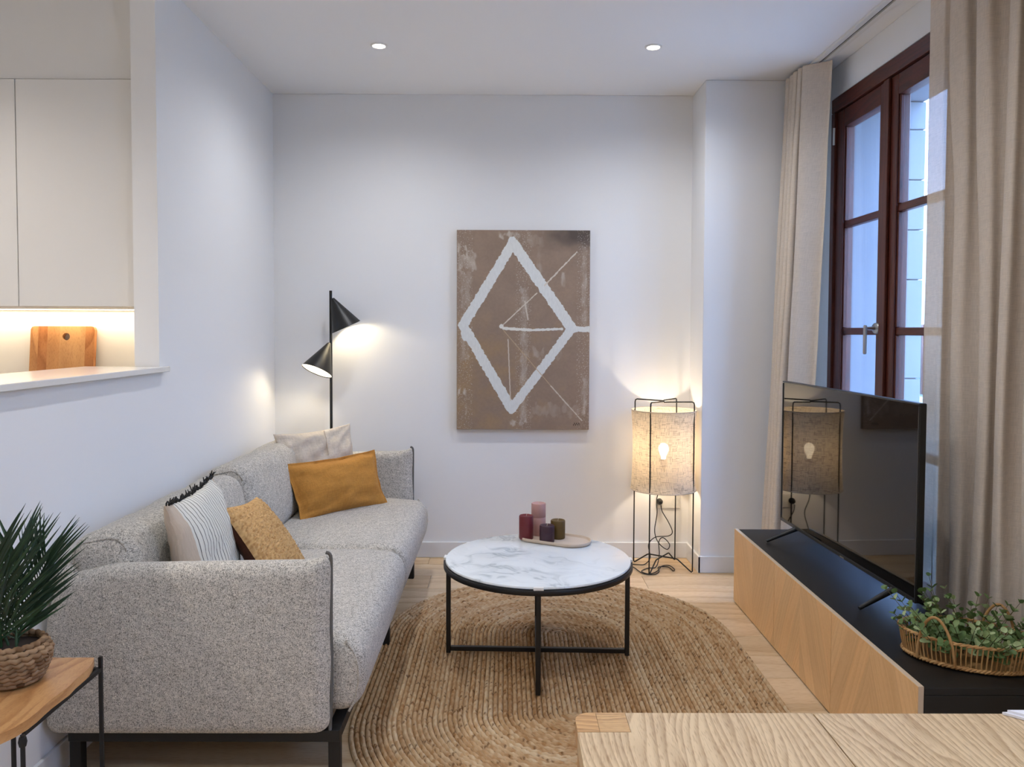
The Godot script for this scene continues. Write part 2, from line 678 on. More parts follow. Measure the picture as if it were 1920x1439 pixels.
func build_downlights() -> void:
	var spots := [[-0.63, 4.0], [0.742, 4.0], [-0.63, 2.0], [0.74, 2.0], [-0.63, 0.1], [0.74, 0.1], [-0.63, -1.6], [0.74, -1.6]]
	var lens := glow(Color(1.0, 0.97, 0.92), 9.0)
	for k in spots.size():
		var x: float = spots[k][0]
		var d: float = spots[k][1]
		var lab: String = "round recessed ceiling downlight " + ["", "", "above the near end of the sofa", "above the near end of the media cabinet", "above the kitchen hatch side of the dining table", "above the window side of the dining table", "by the sofa wall behind the dining table", "by the window wall behind the dining table"][k]
		if k == 0:
			lab = "round recessed ceiling downlight above the sofa near the back wall"
		elif k == 1:
			lab = "round recessed ceiling downlight nearer the window, before the back wall"
		var t := thing("ceiling_downlight", lab, "downlight", V(x, CEIL, d), "recessed ceiling downlights")
		var g := G.new()
		g.lathe([Vector2(0.031, -0.001), Vector2(0.033, -0.006), Vector2(0.042, -0.0035), Vector2(0.043, 0.0)], 28, Transform3D(Basis.IDENTITY, V(x, CEIL, d)))
		obj("trim_ring", g, M.white_plastic, t)
		g = G.new()
		g.lathe([Vector2(0.0, -0.003), Vector2(0.031, -0.003), Vector2(0.031, 0.0)], 28, Transform3D(Basis.IDENTITY, V(x, CEIL, d)))
		obj("lens", g, lens, t)
		var l := SpotLight3D.new()
		l.name = "light"
		t.add_child(l)
		l.position = Vector3(0, -0.012, 0)
		l.rotation_degrees = Vector3(-90, 0, 0)
		l.light_color = DOWN
		l.light_energy = DOWN_ENERGY
		l.light_size = 0.03
		l.spot_angle = 80.0
		l.spot_angle_attenuation = 1.0
		l.spot_range = 12.0
		l.spot_attenuation = 2.0
		l.shadow_enabled = true

func build_shell() -> void:
	# floor planks run from the sofa wall to the window wall
	var slab_g := boxes([[V(-3.3, -0.20, REAR - 0.2), V(2.3, -0.012, BACK + 0.3)]])
	var floor_o := struct("floor", slab_g, M.under_floor)
	var w := 0.22
	var d := 4.01 + w * 4
	var row := 0
	while d > REAR:
		var x := LEFT - 0.3 + fmod(row * 0.517, 1.0) * 1.15 - 1.15
		while x < RIGHT:
			var x1 := x + 1.2
			var a := maxf(x, LEFT - 0.02)
			var b := minf(x1, RIGHT + 0.02)
			var d0 := maxf(d - w, REAR)
			var d1 := minf(d, BACK)
			if b - a > 0.01 and d1 - d0 > 0.01:
				var g := G.new()
				g.slab(V(a + 0.0006, -0.012, d0 + 0.0008), V(b - 0.0006, 0.0, d1 - 0.0008), 0.0012, 0, Vector2(rng.randf() * 3.0, rng.randf() * 3.0))
				obj("plank", g, M.floor[rng.randi() % 4], floor_o)
			x = x1
		d -= w
		row += 1
	var kit := boxes([[V(-3.2, -0.012, -0.4), V(LEFT - 0.021, -0.0005, 3.75)]])
	obj("kitchen_tiles", kit, M.kitchen_white, floor_o)

	struct("ceiling", boxes([[V(-3.3, CEIL, REAR - 0.2), V(2.3, CEIL + 0.2, BACK + 0.3)]]), M.ceiling)
	struct("wall_back", boxes([[V(-3.3, 0, BACK), V(2.3, CEIL, BACK + 0.2)]]), M.wall)
	struct("wall_front", boxes([[V(-3.3, 0, REAR - 0.2), V(2.3, CEIL, REAR)]]), M.wall)
	# sofa wall: full height beyond the kitchen hatch, half height below the counter, full height again nearer
	var lw := G.new()
	lw.prism(PackedVector2Array([Vector2(REAR - 0.1, 0), Vector2(BACK + 0.1, 0), Vector2(BACK + 0.1, CEIL), Vector2(3.21, CEIL), Vector2(3.21, 1.2245), Vector2(0.6, 1.2245), Vector2(0.6, CEIL), Vector2(REAR - 0.1, CEIL)]), LEFT - 0.10, LEFT, Transform3D(Basis(Vector3(0, 0, -1), Vector3(0, 1, 0), Vector3(1, 0, 0)), Vector3.ZERO))
	struct("wall_left", lw, M.wall)
	struct("wall_kitchen", boxes([
		[V(-3.3, 0, 3.68), V(LEFT - 0.05, CEIL, 3.80)],
		[V(-3.3, 0, -0.5), V(-3.2, CEIL, 3.7)],
		[V(-3.3, 0, -0.5), V(LEFT - 0.05, CEIL, -0.4)]]), M.wall)
	# corner pier beside the window
	struct("wall_pier", boxes([[V(1.138, 0, 4.52), V(RIGHT + 0.05, CEIL, BACK + 0.05)]], 0.004), M.wall)
	# window wall in two leaves with the opening
	var ins := boxes([
		[V(RIGHT, 0, REAR - 0.1), V(2.05, CEIL, 3.085 + WIN2)],
		[V(RIGHT, 0, 4.325 + WIN2), V(2.05, CEIL, 3.085)],
		[V(RIGHT, 2.655, 3.08 + WIN2), V(2.05, CEIL, 4.33 + WIN2)],
		[V(RIGHT, 0, 3.08 + WIN2), V(2.05, 0.06, 4.33 + WIN2)],
		[V(RIGHT, 0, 4.325), V(2.05, CEIL, BACK + 0.1)],
		[V(RIGHT, 2.655, 3.08), V(2.05, CEIL, 4.33)],
		[V(RIGHT, 0, 3.08), V(2.05, 0.06, 4.33)]])
	struct("wall_right", ins, M.wall)
	var outw := boxes([
		[V(2.05, -7.0, REAR - 0.4), V(2.30, CEIL + 1.5, 2.0 + WIN2)],
		[V(2.05, -7.0, 4.39 + WIN2), V(2.30, CEIL + 1.5, 2.0)],
		[V(2.05, -7.0, 4.39), V(2.30, CEIL + 1.5, BACK + 0.6)],
		[V(2.05, 2.66, REAR - 0.4), V(2.30, CEIL + 1.5, 4.5)],
		[V(2.05, -7.0, REAR - 0.4), V(2.30, 0.04, 4.5)]])
	var wo := struct("wall_outside", outw, M.render)
	obj("reveal_lining", boxes([[V(RIGHT + 0.072, 0.06, 4.3205), V(2.05, 2.655, 4.3275)]], 0.001), M.render, wo)
	var y := 0.05
	while y < 2.6:
		var g2 := G.new()
		g2.slab(V(2.052, y, 4.352), V(2.305, minf(y + 0.268, 2.655), 4.392), 0.004)
		obj("stone_block", g2, M.stone, wo)
		y += 0.273

	# baseboards
	var bb := func(name_: String, list: Array) -> void:
		struct(name_, boxes(list, 0.003), M.trim)
	bb.call("baseboard_back", [[V(LEFT, 0, BACK - 0.014), V(1.14, 0.096, BACK)]])
	bb.call("baseboard_left", [[V(LEFT, 0, REAR), V(LEFT + 0.014, 0.096, BACK - 0.014)]])
	bb.call("baseboard_pier", [[V(1.124, 0, 4.506), V(1.138, 0.096, BACK - 0.014)], [V(1.124, 0, 4.506), V(RIGHT, 0.096, 4.52)]])
	bb.call("baseboard_right", [[V(RIGHT - 0.014, 0, REAR), V(RIGHT, 0.096, 3.08 + WIN2)], [V(RIGHT - 0.014, 0, 4.33 + WIN2), V(RIGHT, 0.096, 3.08)], [V(RIGHT - 0.014, 0, 4.33), V(RIGHT, 0.096, 4.506)]])
	bb.call("baseboard_front", [[V(LEFT + 0.014, 0, REAR), V(RIGHT - 0.014, 0.096, REAR + 0.014)]])

func build_window(called: String, back: float) -> void:
	var w := Node3D.new()
	w.name = called
	w.set_meta("kind", "structure")
	add_child(w)
	w.position = V(RIGHT, 0.06, 3.70 + back)
	var x0 := RIGHT - 0.008
	var x1 := RIGHT + 0.07
	var top := 2.65
	var near := 3.09 + back
	var far := 4.32 + back
	# outer frame, each member a part
	var add := func(called: String, a: Vector3, b: Vector3, m: Material, along: int, parent: Node) -> MeshInstance3D:
		var g := G.new()
		g.slab(a, b, 0.004, along, Vector2(rng.randf(), rng.randf()))
		return obj(called, g, m, parent)
	add.call("frame_head", V(x0, top - 0.075, near), V(x1, top, far), M.timber, 2, w)
	add.call("frame_jamb", V(x0, 0.06, far - 0.045), V(x1, top - 0.075, far), M.timber, 1, w)
	add.call("frame_jamb", V(x0, 0.06, near), V(x1, top - 0.075, near + 0.045), M.timber, 1, w)
	add.call("frame_sill", V(x0, 0.06, near), V(x1, 0.10, far), M.timber, 2, w)
	var mid := 3.705 + back
	for side in 2:
		var a: float = mid if side == 0 else near + 0.045
		var b: float = far - 0.045 if side == 0 else mid
		var sash := Node3D.new()
		sash.name = "sash"
		w.add_child(sash, true)
		var sx0 := RIGHT + 0.006
		var sx1 := RIGHT + 0.066
		var st := 0.085
		var bot := 0.10
		var tp := top - 0.078
		add.call("stile", V(sx0, bot, a + 0.002), V(sx1, tp, a + st), M.timber, 1, sash)
		add.call("stile", V(sx0, bot, b - st), V(sx1, tp, b - 0.002), M.timber, 1, sash)
		add.call("rail", V(sx0 + 0.001, tp - 0.095, a + st), V(sx1 - 0.001, tp, b - st), M.timber, 2, sash)
		add.call("rail", V(sx0 + 0.001, bot, a + st), V(sx1 - 0.001, bot + 0.18, b - st), M.timber, 2, sash)
		var lines := [bot + 0.18, 0.86, 1.40, 1.965, tp - 0.095]
		for k in range(1, 4):
			add.call("glazing_bar", V(sx0 + 0.012, lines[k] - 0.018, a + st), V(sx1 - 0.012, lines[k] + 0.018, b - st), M.timber, 2, sash)
		for k in 4:
			var lo: float = lines[k] + (0.018 if k > 0 else 0.0)
			var hi: float = lines[k + 1] - (0.018 if k < 3 else 0.0)
			var gp := G.new()
			gp.slab(V(RIGHT + 0.034, lo - 0.004, a + st - 0.004), V(RIGHT + 0.039, hi + 0.004, b - st + 0.004), 0.0005)
			obj("pane", gp, M.glass, sash)
			# rounded glazing bead on the room side
			for e in [[a + st, a + st + 0.012], [b - st - 0.012, b - st]]:
				add.call("glazing_bead", V(RIGHT + 0.014, lo, e[0]), V(RIGHT + 0.033, hi, e[1]), M.timber, 1, sash)
	# cover strip where the sashes meet, and the handle
	add.call("cover_strip", V(RIGHT - 0.010, 0.10, mid - 0.028), V(RIGHT + 0.006, top - 0.08, mid + 0.028), M.timber, 1, w)
	var hp := Node3D.new()
	hp.name = "handle"
	w.add_child(hp)
	var hd := 3.775 + back
	var hy := 1.415
	var g3 := G.new()
	g3.lathe([Vector2(0.0, 0.012), Vector2(0.022, 0.012), Vector2(0.026, 0.008), Vector2(0.026, 0.0)], 24, Transform3D(Basis(Vector3(0, 0, 1), Vector3(-1, 0, 0), Vector3(0, -1, 0)), V(RIGHT + 0.006, hy, hd)), 1.5, 1.0)
	obj("rosette", g3, M.chrome, hp)
	g3 = G.new()
	g3.tube([V(RIGHT + 0.0, hy, hd), V(RIGHT - 0.045, hy, hd)], 0.009, 12)
	obj("neck", g3, M.chrome, hp)
	g3 = G.new()
	g3.box(V(RIGHT - 0.05, hy - 0.055, hd + 0.002), Vector3(0.014, 0.14, 0.020), 0.004)
	obj("lever", g3, M.chrome, hp)
	# hinge cover
	g3 = G.new()
	g3.tube([V(RIGHT - 0.012, 2.40, far - 0.047), V(RIGHT - 0.012, 2.49, far - 0.047)], 0.006, 10)
	obj("hinge", g3, M.white_plastic, w)

func build_outside() -> void:
	var st := obj("street", boxes([[V(2.3, -7.2, -30), V(9.0, -7.0, 70)]]), M.street)
	st.set_meta("kind", "structure")
	var b := thing("apartment_building", "pale apartment building with balconies seen across the street through the window", "building", V(9.5, -7.0, 20))
	obj("wall", boxes([[V(9.0, -7, -10), V(12, 4.2, 60)]]), M.facade, b)
	var gf := G.new()
	gf.slab(V(-0.04, -0.75, -0.55), V(0.06, 0.75, 0.55), 0.01)
	var gp := G.new()
	gp.slab(V(-0.05, -0.68, -0.48), V(-0.035, 0.68, 0.48), 0.002)
	var gb := G.new()
	gb.slab(V(-0.9, -0.95, -1.0), V(0.05, -0.80, 1.0), 0.01)
	var gr := G.new()
	gr.slab(V(-0.90, -0.80, -1.0), V(-0.86, 0.15, 1.0), 0.01)
	var mf := gf.mesh()
	var mp := gp.mesh()
	var mb := gb.mesh()
	var mr := gr.mesh()
	for fl in 3:
		for k in 10:
			var at := V(9.0, -5.2 + fl * 3.0, 12.0 + k * 2.7)
			var wn := piece("window", mf, M.timber, Transform3D(Basis.IDENTITY, at), b)
			piece("pane", mp, M.far_glass, Transform3D(Basis.IDENTITY, at), wn)
			if k % 2 == 0:
				piece("balcony_slab", mb, M.facade, Transform3D(Basis.IDENTITY, at), b)
				piece("balcony_rail", mr, M.balcony, Transform3D(Basis.IDENTITY, at), b)

func build_kitchen() -> void:
	# raised bar counter on the half wall
	var g := G.new()
	g.slab(V(-1.70, 1.225, 0.62), V(-1.37, 1.247, 3.205), 0.003)
	g.slab(V(-1.402, 1.225, 3.20), V(-1.37, 1.247, 3.245), 0.003)
	tag(obj("bar_counter", g, M.counter), "thin glossy white bar counter capping the half wall to the kitchen", "counter")
	# upper cabinets
	var xs := [-1.535, -2.02, -2.50, -2.98]
	var labs := ["white handleless upper kitchen cabinet next to the sofa wall's end", "white handleless upper kitchen cabinet second from the sofa wall's end", "white handleless upper kitchen cabinet third from the sofa wall's end"]
	for k in 3:
		var a: float = xs[k + 1]
		var b: float = xs[k]
		var t := thing("wall_cabinet", labs[k], "cabinet", V((a + b) / 2, 1.50, 3.49), "upper kitchen cabinets")
		obj("body", boxes([[V(a + 0.0005, 1.50, 3.322), V(b - 0.0005, 2.43, 3.679)]], 0.001), M.kitchen_white, t)
		obj("door", boxes([[V(a + 0.0015, 1.492, 3.30), V(b - 0.0015, 2.428, 3.32)]], 0.0015), M.kitchen_white, t)
	var sof := boxes([[V(-3.2, 2.432, 3.312), V(-1.50, CEIL, 3.68)], [V(-1.534, 1.495, 3.305), V(-1.50, 2.432, 3.68)]], 0.001)
	struct("wall_soffit", sof, M.kitchen_white)
	# light strip under the cabinets
	var t2 := thing("light_strip", "warm white LED strip under the upper kitchen cabinets", "light strip", V(-2.2, 1.495, 3.62))
	obj("profile", boxes([[V(-2.97, 1.488, 3.612), V(-1.54, 1.4995, 3.632)]], 0.001), M.white_plastic, t2)
	obj("diffuser", boxes([[V(-2.96, 1.4845, 3.6145), V(-1.545, 1.488, 3.6295)]], 0.0005), glow(Color(1.0, 0.90, 0.74), 6.0), t2)
	var l := AreaLight3D.new()
	l.name = "light"
	t2.add_child(l)
	l.area_size = Vector2(1.4, 0.014)
	l.position = V(-2.25, 1.480, 3.622) - t2.position
	l.rotation_degrees = Vector3(-90, 0, 0)
	l.light_color = Color(1.0, 0.91, 0.78)
	l.light_energy = 0.30
	l.shadow_enabled = true
	# lower units and worktop
	for k in 3:
		var a2: float = xs[k + 1]
		var b2: float = xs[k] + (0.03 if k == 0 else 0.0)
		var t3 := thing("base_cabinet", "white handleless base kitchen cabinet under the worktop, " + ["next to the sofa wall", "second from the sofa wall", "third from the sofa wall"][k], "cabinet", V((a2 + b2) / 2, 0, 3.38), "base kitchen cabinets")
		obj("body", boxes([[V(a2 + 0.001, 0.0, 3.122), V(b2 - 0.001, 0.878, 3.679)]], 0.001), M.kitchen_white, t3)
		obj("door", boxes([[V(a2 + 0.002, 0.10, 3.10), V(b2 - 0.002, 0.876, 3.12)]], 0.002), M.kitchen_white, t3)
	tag(obj("worktop", boxes([[V(-3.19, 0.88, 3.08), V(-1.502, 0.918, 3.678)]], 0.003), M.counter), "white kitchen worktop below the lit splashback", "worktop")
	var sp := struct("wall_splashback", boxes([[V(-3.19, 0.92, 3.668), V(-1.502, 1.494, 3.679)]], 0.001), M.splash)
	sp.name = "wall_splashback"
	# chopping board leaning on the splashback
	var bx := -2.03
	var board := thing("chopping_board", "wooden chopping board of glued strips with a finger hole, leaning on the splashback", "chopping board", V(bx, 0.919, 3.60))
	var lean := Transform3D(Basis(Vector3.RIGHT, deg_to_rad(-6.0)), V(bx, 0.920, 3.602))
	var wid := [0.036, 0.042, 0.056, 0.118, 0.042]
	var tall := 0.492
	var u := -0.147
	for k in 5:
		var q := G.new()
		var u1: float = u + wid[k]
		var poly := PackedVector2Array()
		if k == 0:
			poly = PackedVector2Array([Vector2(u1, 0), Vector2(u1, tall), Vector2(u + 0.016, tall), Vector2(u + 0.005, tall - 0.004), Vector2(u, tall - 0.016), Vector2(u, 0)])
		elif k == 4:
			poly = PackedVector2Array([Vector2(u, 0), Vector2(u1, 0), Vector2(u1, tall - 0.016), Vector2(u1 - 0.005, tall - 0.004), Vector2(u1 - 0.016, tall), Vector2(u, tall)])
		elif k == 3:
			bored(q, u, u1, tall, Vector2(u + 0.030, tall - 0.048), 0.017, lean, Vector2(0.93, 0.51))
		else:
			poly = PackedVector2Array([Vector2(u, 0), Vector2(u1, 0), Vector2(u1, tall), Vector2(u, tall)])
		if poly.size():
			q.prism(poly, -0.01, 0.01, lean, false, Vector2(k * 0.31, k * 0.17), true)
		obj("strip", q, M.board[[0, 1, 0, 2, 1][k]], board)
		u = u1
	# kitchen ceiling spots
	for k in 2:
		var kd: float = [2.4, 0.8][k]
		var t4 := thing("ceiling_downlight", "round recessed downlight in the kitchen ceiling, " + ["near the upper cabinets", "away from the upper cabinets"][k], "downlight", V(-2.35, CEIL, kd), "kitchen downlights")
		var gg := G.new()
		gg.lathe([Vector2(0.031, -0.001), Vector2(0.033, -0.006), Vector2(0.042, -0.0035), Vector2(0.043, 0.0)], 24, Transform3D(Basis.IDENTITY, V(-2.35, CEIL, kd)))
		obj("trim_ring", gg, M.white_plastic, t4)
		gg = G.new()
		gg.lathe([Vector2(0.0, -0.003), Vector2(0.031, -0.003), Vector2(0.031, 0.0)], 24, Transform3D(Basis.IDENTITY, V(-2.35, CEIL, kd)))
		obj("lens", gg, glow(Color(1.0, 0.93, 0.82), 9.0), t4)
		var s := SpotLight3D.new()
		s.name = "light"
		t4.add_child(s)
		s.position = Vector3(0, -0.012, 0)
		s.rotation_degrees = Vector3(-90, 0, 0)
		s.light_color = Color(1.0, 0.965, 0.93)
		s.light_energy = 1.5
		s.light_size = 0.03
		s.spot_angle = 70.0
		s.spot_angle_attenuation = 0.9
		s.spot_range = 12.0
		s.spot_attenuation = 2.0
		s.shadow_enabled = true

# strip from u to u1 with a round hole right through it
func bored(g: G, u: float, u1: float, tall: float, c: Vector2, r: float, xf: Transform3D, off: Vector2) -> void:
	var lo := c.y - r - 0.012
	g.prism(PackedVector2Array([Vector2(u, 0), Vector2(u1, 0), Vector2(u1, lo), Vector2(u, lo)]), -0.01, 0.01, xf, false, off, true)
	var m := 40
	var rect := func(a: float) -> Vector2:
		var d := Vector2(cos(a), sin(a))
		var k := 1e9
		if d.x > 1e-6: k = minf(k, (u1 - c.x) / d.x)
		if d.x < -1e-6: k = minf(k, (u - c.x) / d.x)
		if d.y > 1e-6: k = minf(k, (tall - c.y) / d.y)
		if d.y < -1e-6: k = minf(k, (lo - c.y) / d.y)
		return c + d * k
	var angs := []
	for k in m:
		angs.append(TAU * k / m)
	for q in [Vector2(u, lo), Vector2(u1, lo), Vector2(u1, tall), Vector2(u, tall)]:
		angs.append(fposmod((q - c).angle(), TAU))
	angs.sort()
	for k in angs.size():
		var a0: float = angs[k]
		var a1: float = angs[(k + 1) % angs.size()]
		var i0 := c + Vector2(cos(a0), sin(a0)) * r
		var i1 := c + Vector2(cos(a1), sin(a1)) * r
		var o0: Vector2 = rect.call(a0)
		var o1: Vector2 = rect.call(a1)
		for e in [-0.01, 0.01]:
			var ids := []
			for p in [i0, o0, o1, i1]:
				ids.append(g.vert(xf * Vector3(p.x, p.y, e), xf.basis * Vector3(0, 0, signf(e)), Vector2(p.y, p.x) + off))
			g.quad(ids[0], ids[1], ids[2], ids[3])
		var w := []
		for q in [[i0, -0.01, a0], [i1, -0.01, a1], [i1, 0.01, a1], [i0, 0.01, a0]]:
			w.append(g.vert(xf * Vector3(q[0].x, q[0].y, q[1]), xf.basis * Vector3(-cos(q[2]), -sin(q[2]), 0), q[0]))
		g.quad(w[0], w[1], w[2], w[3])
		w = []
		var nn := Vector2((o1 - o0).y, -(o1 - o0).x).normalized()
		for q in [[o0, -0.01], [o1, -0.01], [o1, 0.01], [o0, 0.01]]:
			w.append(g.vert(xf * Vector3(q[0].x, q[0].y, q[1]), xf.basis * Vector3(nn.x, nn.y, 0), q[0]))
		g.quad(w[0], w[1], w[2], w[3])

# ---------------------------------------------------------------- rug
func build_rug() -> void:
	var cx := 0.255
	var cd := 3.20
	var core := 0.375
	var w := 0.0182
	var rings := 44
	var rug := thing("jute_rug", "large oval braided jute rug in natural tan under the marble table", "rug", V(cx, 0, cd))
	var n1 := fresh_noise(201, 1.0, 2)
	var tan_a := Color(0.715, 0.585, 0.435).srgb_to_linear()
	var tan_b := Color(0.80, 0.71, 0.58).srgb_to_linear()
	var tan_c := Color(0.60, 0.45, 0.30).srgb_to_linear()
	var dark := Color(0.33, 0.21, 0.12).srgb_to_linear()
	for k in rings:
		var r := (k + 0.5) * w
		var per := 4.0 * core + TAU * r
		var steps := int(per / 0.0085)
		steps -= steps % 2
		var rows := []
		var cols := []
		var ring_tone := n1.get_noise_1d(k * 0.9) * 1.2 + (hash01(k, 3, 44) - 0.5) * 0.8 + 0.08
		for s in steps:
			var q := per * s / steps
			var p: Vector2
			var out: Vector2
			if q < 2 * core:
				p = Vector2(r, -core + q); out = Vector2(1, 0)
			elif q < 2 * core + PI * r:
				var an := (q - 2 * core) / r
				out = Vector2(cos(an), sin(an)); p = Vector2(0, core) + out * r
			elif q < 4 * core + PI * r:
				p = Vector2(-r, core - (q - 2 * core - PI * r)); out = Vector2(-1, 0)
			else:
				var an2 := PI + (q - 4 * core - PI * r) / r
				out = Vector2(cos(an2), sin(an2)); p = Vector2(0, -core) + out * r
			var wob := n1.get_noise_2d(q * 1.2, k * 0.05) * 0.004
			var row := PackedVector3Array()
			var cr := []
			var ph := (s % 4) / 4.0
			for e in 5:
				var a := (e / 4.0 - 0.5) * 2.0
				var lift := sqrt(maxf(0.0, 1.0 - a * a * 0.93)) * (0.0105 + 0.003 * sin((ph + a * 0.25) * TAU) + 0.001 * (hash01(s, k, 41) - 0.5))
				var pp := p + out * (a * w * 0.47 + wob)
				row.append(V(cx + pp.x, 0.0004 + lift, cd + pp.y))
				var h := hash01(s / 2, k * 7 + e / 2, 40)
				var tone := 0.5 + ring_tone * 0.5 + (h - 0.5) * 0.9
				var c := tan_a.lerp(tan_b, clampf(tone - 0.4, 0, 1)) if tone > 0.4 else tan_a.lerp(tan_c, clampf((0.4 - tone) * 1.6, 0, 1))
				if hash01(s, k * 5 + e / 2, 42) > 0.955:
					c = c.lerp(dark, 0.8)
				cr.append(c)
			rows.append(row)
			cols.append(cr)
		# to sheet: rows closed on themselves
		rows.append(rows[0])
		cols.append(cols[0])
		var g := G.new()
		g.grid(rows, [])
		for a2 in rows.size():
			for b2 in 5:
				g.c[a2 * 5 + b2] = cols[a2][b2]
		obj("braid", g, M.jute, rug)
	var poly := PackedVector2Array()
	for k in 96:
		var an := TAU * (k + 0.5) / 96.0
		poly.append(Vector2(cx + cos(an) * (rings * w - 0.006), cd + sin(an) * (rings * w - 0.006) + (core if sin(an) > 0 else -core)))
	var bg := G.new()
	bg.prism(poly, 0.0003, 0.0022, Transform3D(Basis(Vector3(1, 0, 0), Vector3(0, 0, -1), Vector3(0, 1, 0)), Vector3.ZERO), true)
	obj("backing", bg, std(Color(0.38, 0.27, 0.17), 0.95, 0.15), rug)

# ---------------------------------------------------------------- sofa
func build_sofa() -> void:
	var near := 2.335
	var far := 4.60
	var mid := 3.46
	var t := thing("sofa", "long light grey tweed sofa on black legs against the white wall", "sofa", V(-0.95, 0, (near + far) / 2))
	var wob := fresh_noise(301, 1.6, 2)
	# seat cushions, deeper than the arms and rolled down at the front
	for k in 2:
		var a: float = near + 0.085 if k == 0 else mid + 0.003
		var b: float = mid - 0.003 if k == 0 else far - 0.10
		var h := Vector3(0.345, 0.122, (b - a) / 2)
		var g := G.new()
		g.rcube(h, 0.055, Vector3i(16, 5, 18), Transform3D(Basis.IDENTITY, V(-0.795, 0.318, (a + b) / 2)), func(p: Vector3) -> Vector3:
			var ux := p.x / h.x
			var uz := p.z / h.z
			if p.y > 0.0:
				p.y += 0.018 * (1 - ux * ux) * (1 - uz * uz * uz * uz) - 0.012 * pow(clampf(ux, 0, 1), 4.0)
				p.y += wob.get_noise_2d(p.x * 2.0 + k * 9, p.z * 2.0) * 0.006
			if ux > 0.5:
				p.x += 0.022 * (1.0 - pow(p.y / h.y, 2.0)) * (ux - 0.5) * 2.0 - 0.02 * clampf(-p.y / h.y, 0, 1) * (ux - 0.5)
			return p, Vector2(k * 0.37, 0.2))
		var o := obj("seat_cushion", g, M.tweed, t)
		# piping down the front corner towards the gap
		for e in [a + 0.012, b - 0.012]:
			var pg := G.new()
			pg.tube(path_through([V(-0.490, 0.428, e), V(-0.466, 0.39, e), V(-0.450, 0.33, e), V(-0.461, 0.25, e), V(-0.482, 0.205, e)], 5), 0.0040, 8)
			obj("piping", pg, M.tweed, o)
	# back cushions lean on the wall
	for k in 2:
		var a: float = near + 0.055 if k == 0 else mid + 0.004
		var b: float = mid - 0.004 if k == 0 else far - 0.075
		var h := Vector3(0.105, 0.20, (b - a) / 2)
		var g := G.new()
		var sway := Transform3D(Basis(Vector3(0, 0, 1), deg_to_rad(12.0)), V(-1.215, 0.572 + 0.014 * k, (a + b) / 2))
		g.rcube(h, 0.075, Vector3i(6, 10, 18), sway, func(p: Vector3) -> Vector3:
			var uz := p.z / h.z
			var uy := p.y / h.y
			if p.x > 0.0:
				p.x += 0.035 * (1 - uz * uz) * (1 - uy * uy) * p.x / h.x
			p.y += wob.get_noise_2d(p.z * 2.2 + k * 5, p.x * 3.0) * 0.007
			p.x += wob.get_noise_2d(p.z * 3.0 + 20, p.y * 3.0 + k * 7) * 0.006
			return p, Vector2(k * 0.53, 0.7))
		var o := obj("back_cushion", g, M.tweed, t)
		for e in [-h.z + 0.022, h.z - 0.022]:
			var pg := G.new()
			var pts := []
			for q in 15:
				var an := PI * (1.0 - q / 14.0)
				pts.append(sway * Vector3(cos(an) * 0.054 + (0.031 if q > 7 else -0.031), 0.126 + sin(an) * 0.054 + wob.get_noise_2d(e * 2.2 + k * 5, 0.0) * 0.007, e))
			pg.tube(pts, 0.0046, 8)
			obj("piping", pg, M.tweed, o)
	# padded shell behind and under the cushions
	var sg := G.new()
	sg.rcube(Vector3(0.04, 0.235, (far - near) / 2 - 0.05), 0.03, Vector3i(2, 4, 8), Transform3D(Basis.IDENTITY, V(-1.343, 0.44, (near + far) / 2)))
	obj("back_panel", sg, M.tweed, t)
	# arms: flat padded panels with a pinched front seam
	for k in 2:
		var dd: float = near + 0.045 if k == 0 else far - 0.052
		var h := Vector3(0.430, 0.266, 0.045)
		var g := G.new()
		g.rcube(h, 0.042, Vector3i(18, 12, 3), Transform3D(Basis.IDENTITY, V(-0.955, 0.434, dd)), func(p: Vector3) -> Vector3:
			var ux := p.x / h.x
			var uy := p.y / h.y
			# the top rolls down towards the wall, the front corner stands up
			if uy > 0:
				p.y -= 0.028 * uy * smoothstep(0.55, 1.0, -ux) + 0.008 * uy * (1.0 - ux)
				p.y += 0.026 * uy * uy * smoothstep(0.86, 1.0, ux)
				p.x += 0.045 * uy * uy * smoothstep(0.0, 1.0, -ux)
			# bulging faces, pinched at the front seam
			var full := (1 - ux * ux * ux * ux) * (1 - uy * uy)
			p.z += signf(p.z) * 0.016 * full
			p.z *= 1.0 - 0.62 * smoothstep(0.86, 1.0, ux)
			p.x += wob.get_noise_2d(p.y * 4, k * 7) * 0.006
			return p, Vector2(k * 0.41, 0.1))
		var o := obj("armrest", g, M.tweed, t)
		var pg := G.new()
		pg.tube(path_through([V(-0.530, 0.172, dd), V(-0.524, 0.32, dd), V(-0.525, 0.5, dd), V(-0.524, 0.66, dd), V(-0.526, 0.712, dd), V(-0.540, 0.722, dd)], 6), 0.0055, 8)
		obj("piping", pg, M.piping, o)
	# black base frame and legs
	var fg := G.new()
	fg.slab(V(-1.33, 0.136, near + 0.04), V(-0.50, 0.172, near + 0.08), 0.002)
	fg.slab(V(-1.33, 0.136, far - 0.08), V(-0.50, 0.172, far - 0.04), 0.002)
	fg.slab(V(-0.54, 0.136, near + 0.08), V(-0.50, 0.172, far - 0.08), 0.002)
	fg.slab(V(-1.33, 0.136, near + 0.08), V(-1.29, 0.172, far - 0.08), 0.002)
	obj("base_frame", fg, M.black_soft, t)
	for p in [[-0.521, near + 0.075], [-1.318, near + 0.075], [-0.521, far - 0.195], [-1.318, far - 0.195], [-0.521, mid], [-1.318, mid]]:
		var lg := G.new()
		lg.box(V(p[0], 0.068, p[1]), Vector3(0.036, 0.136, 0.036), 0.003)
		obj("leg", lg, M.black_soft, t)

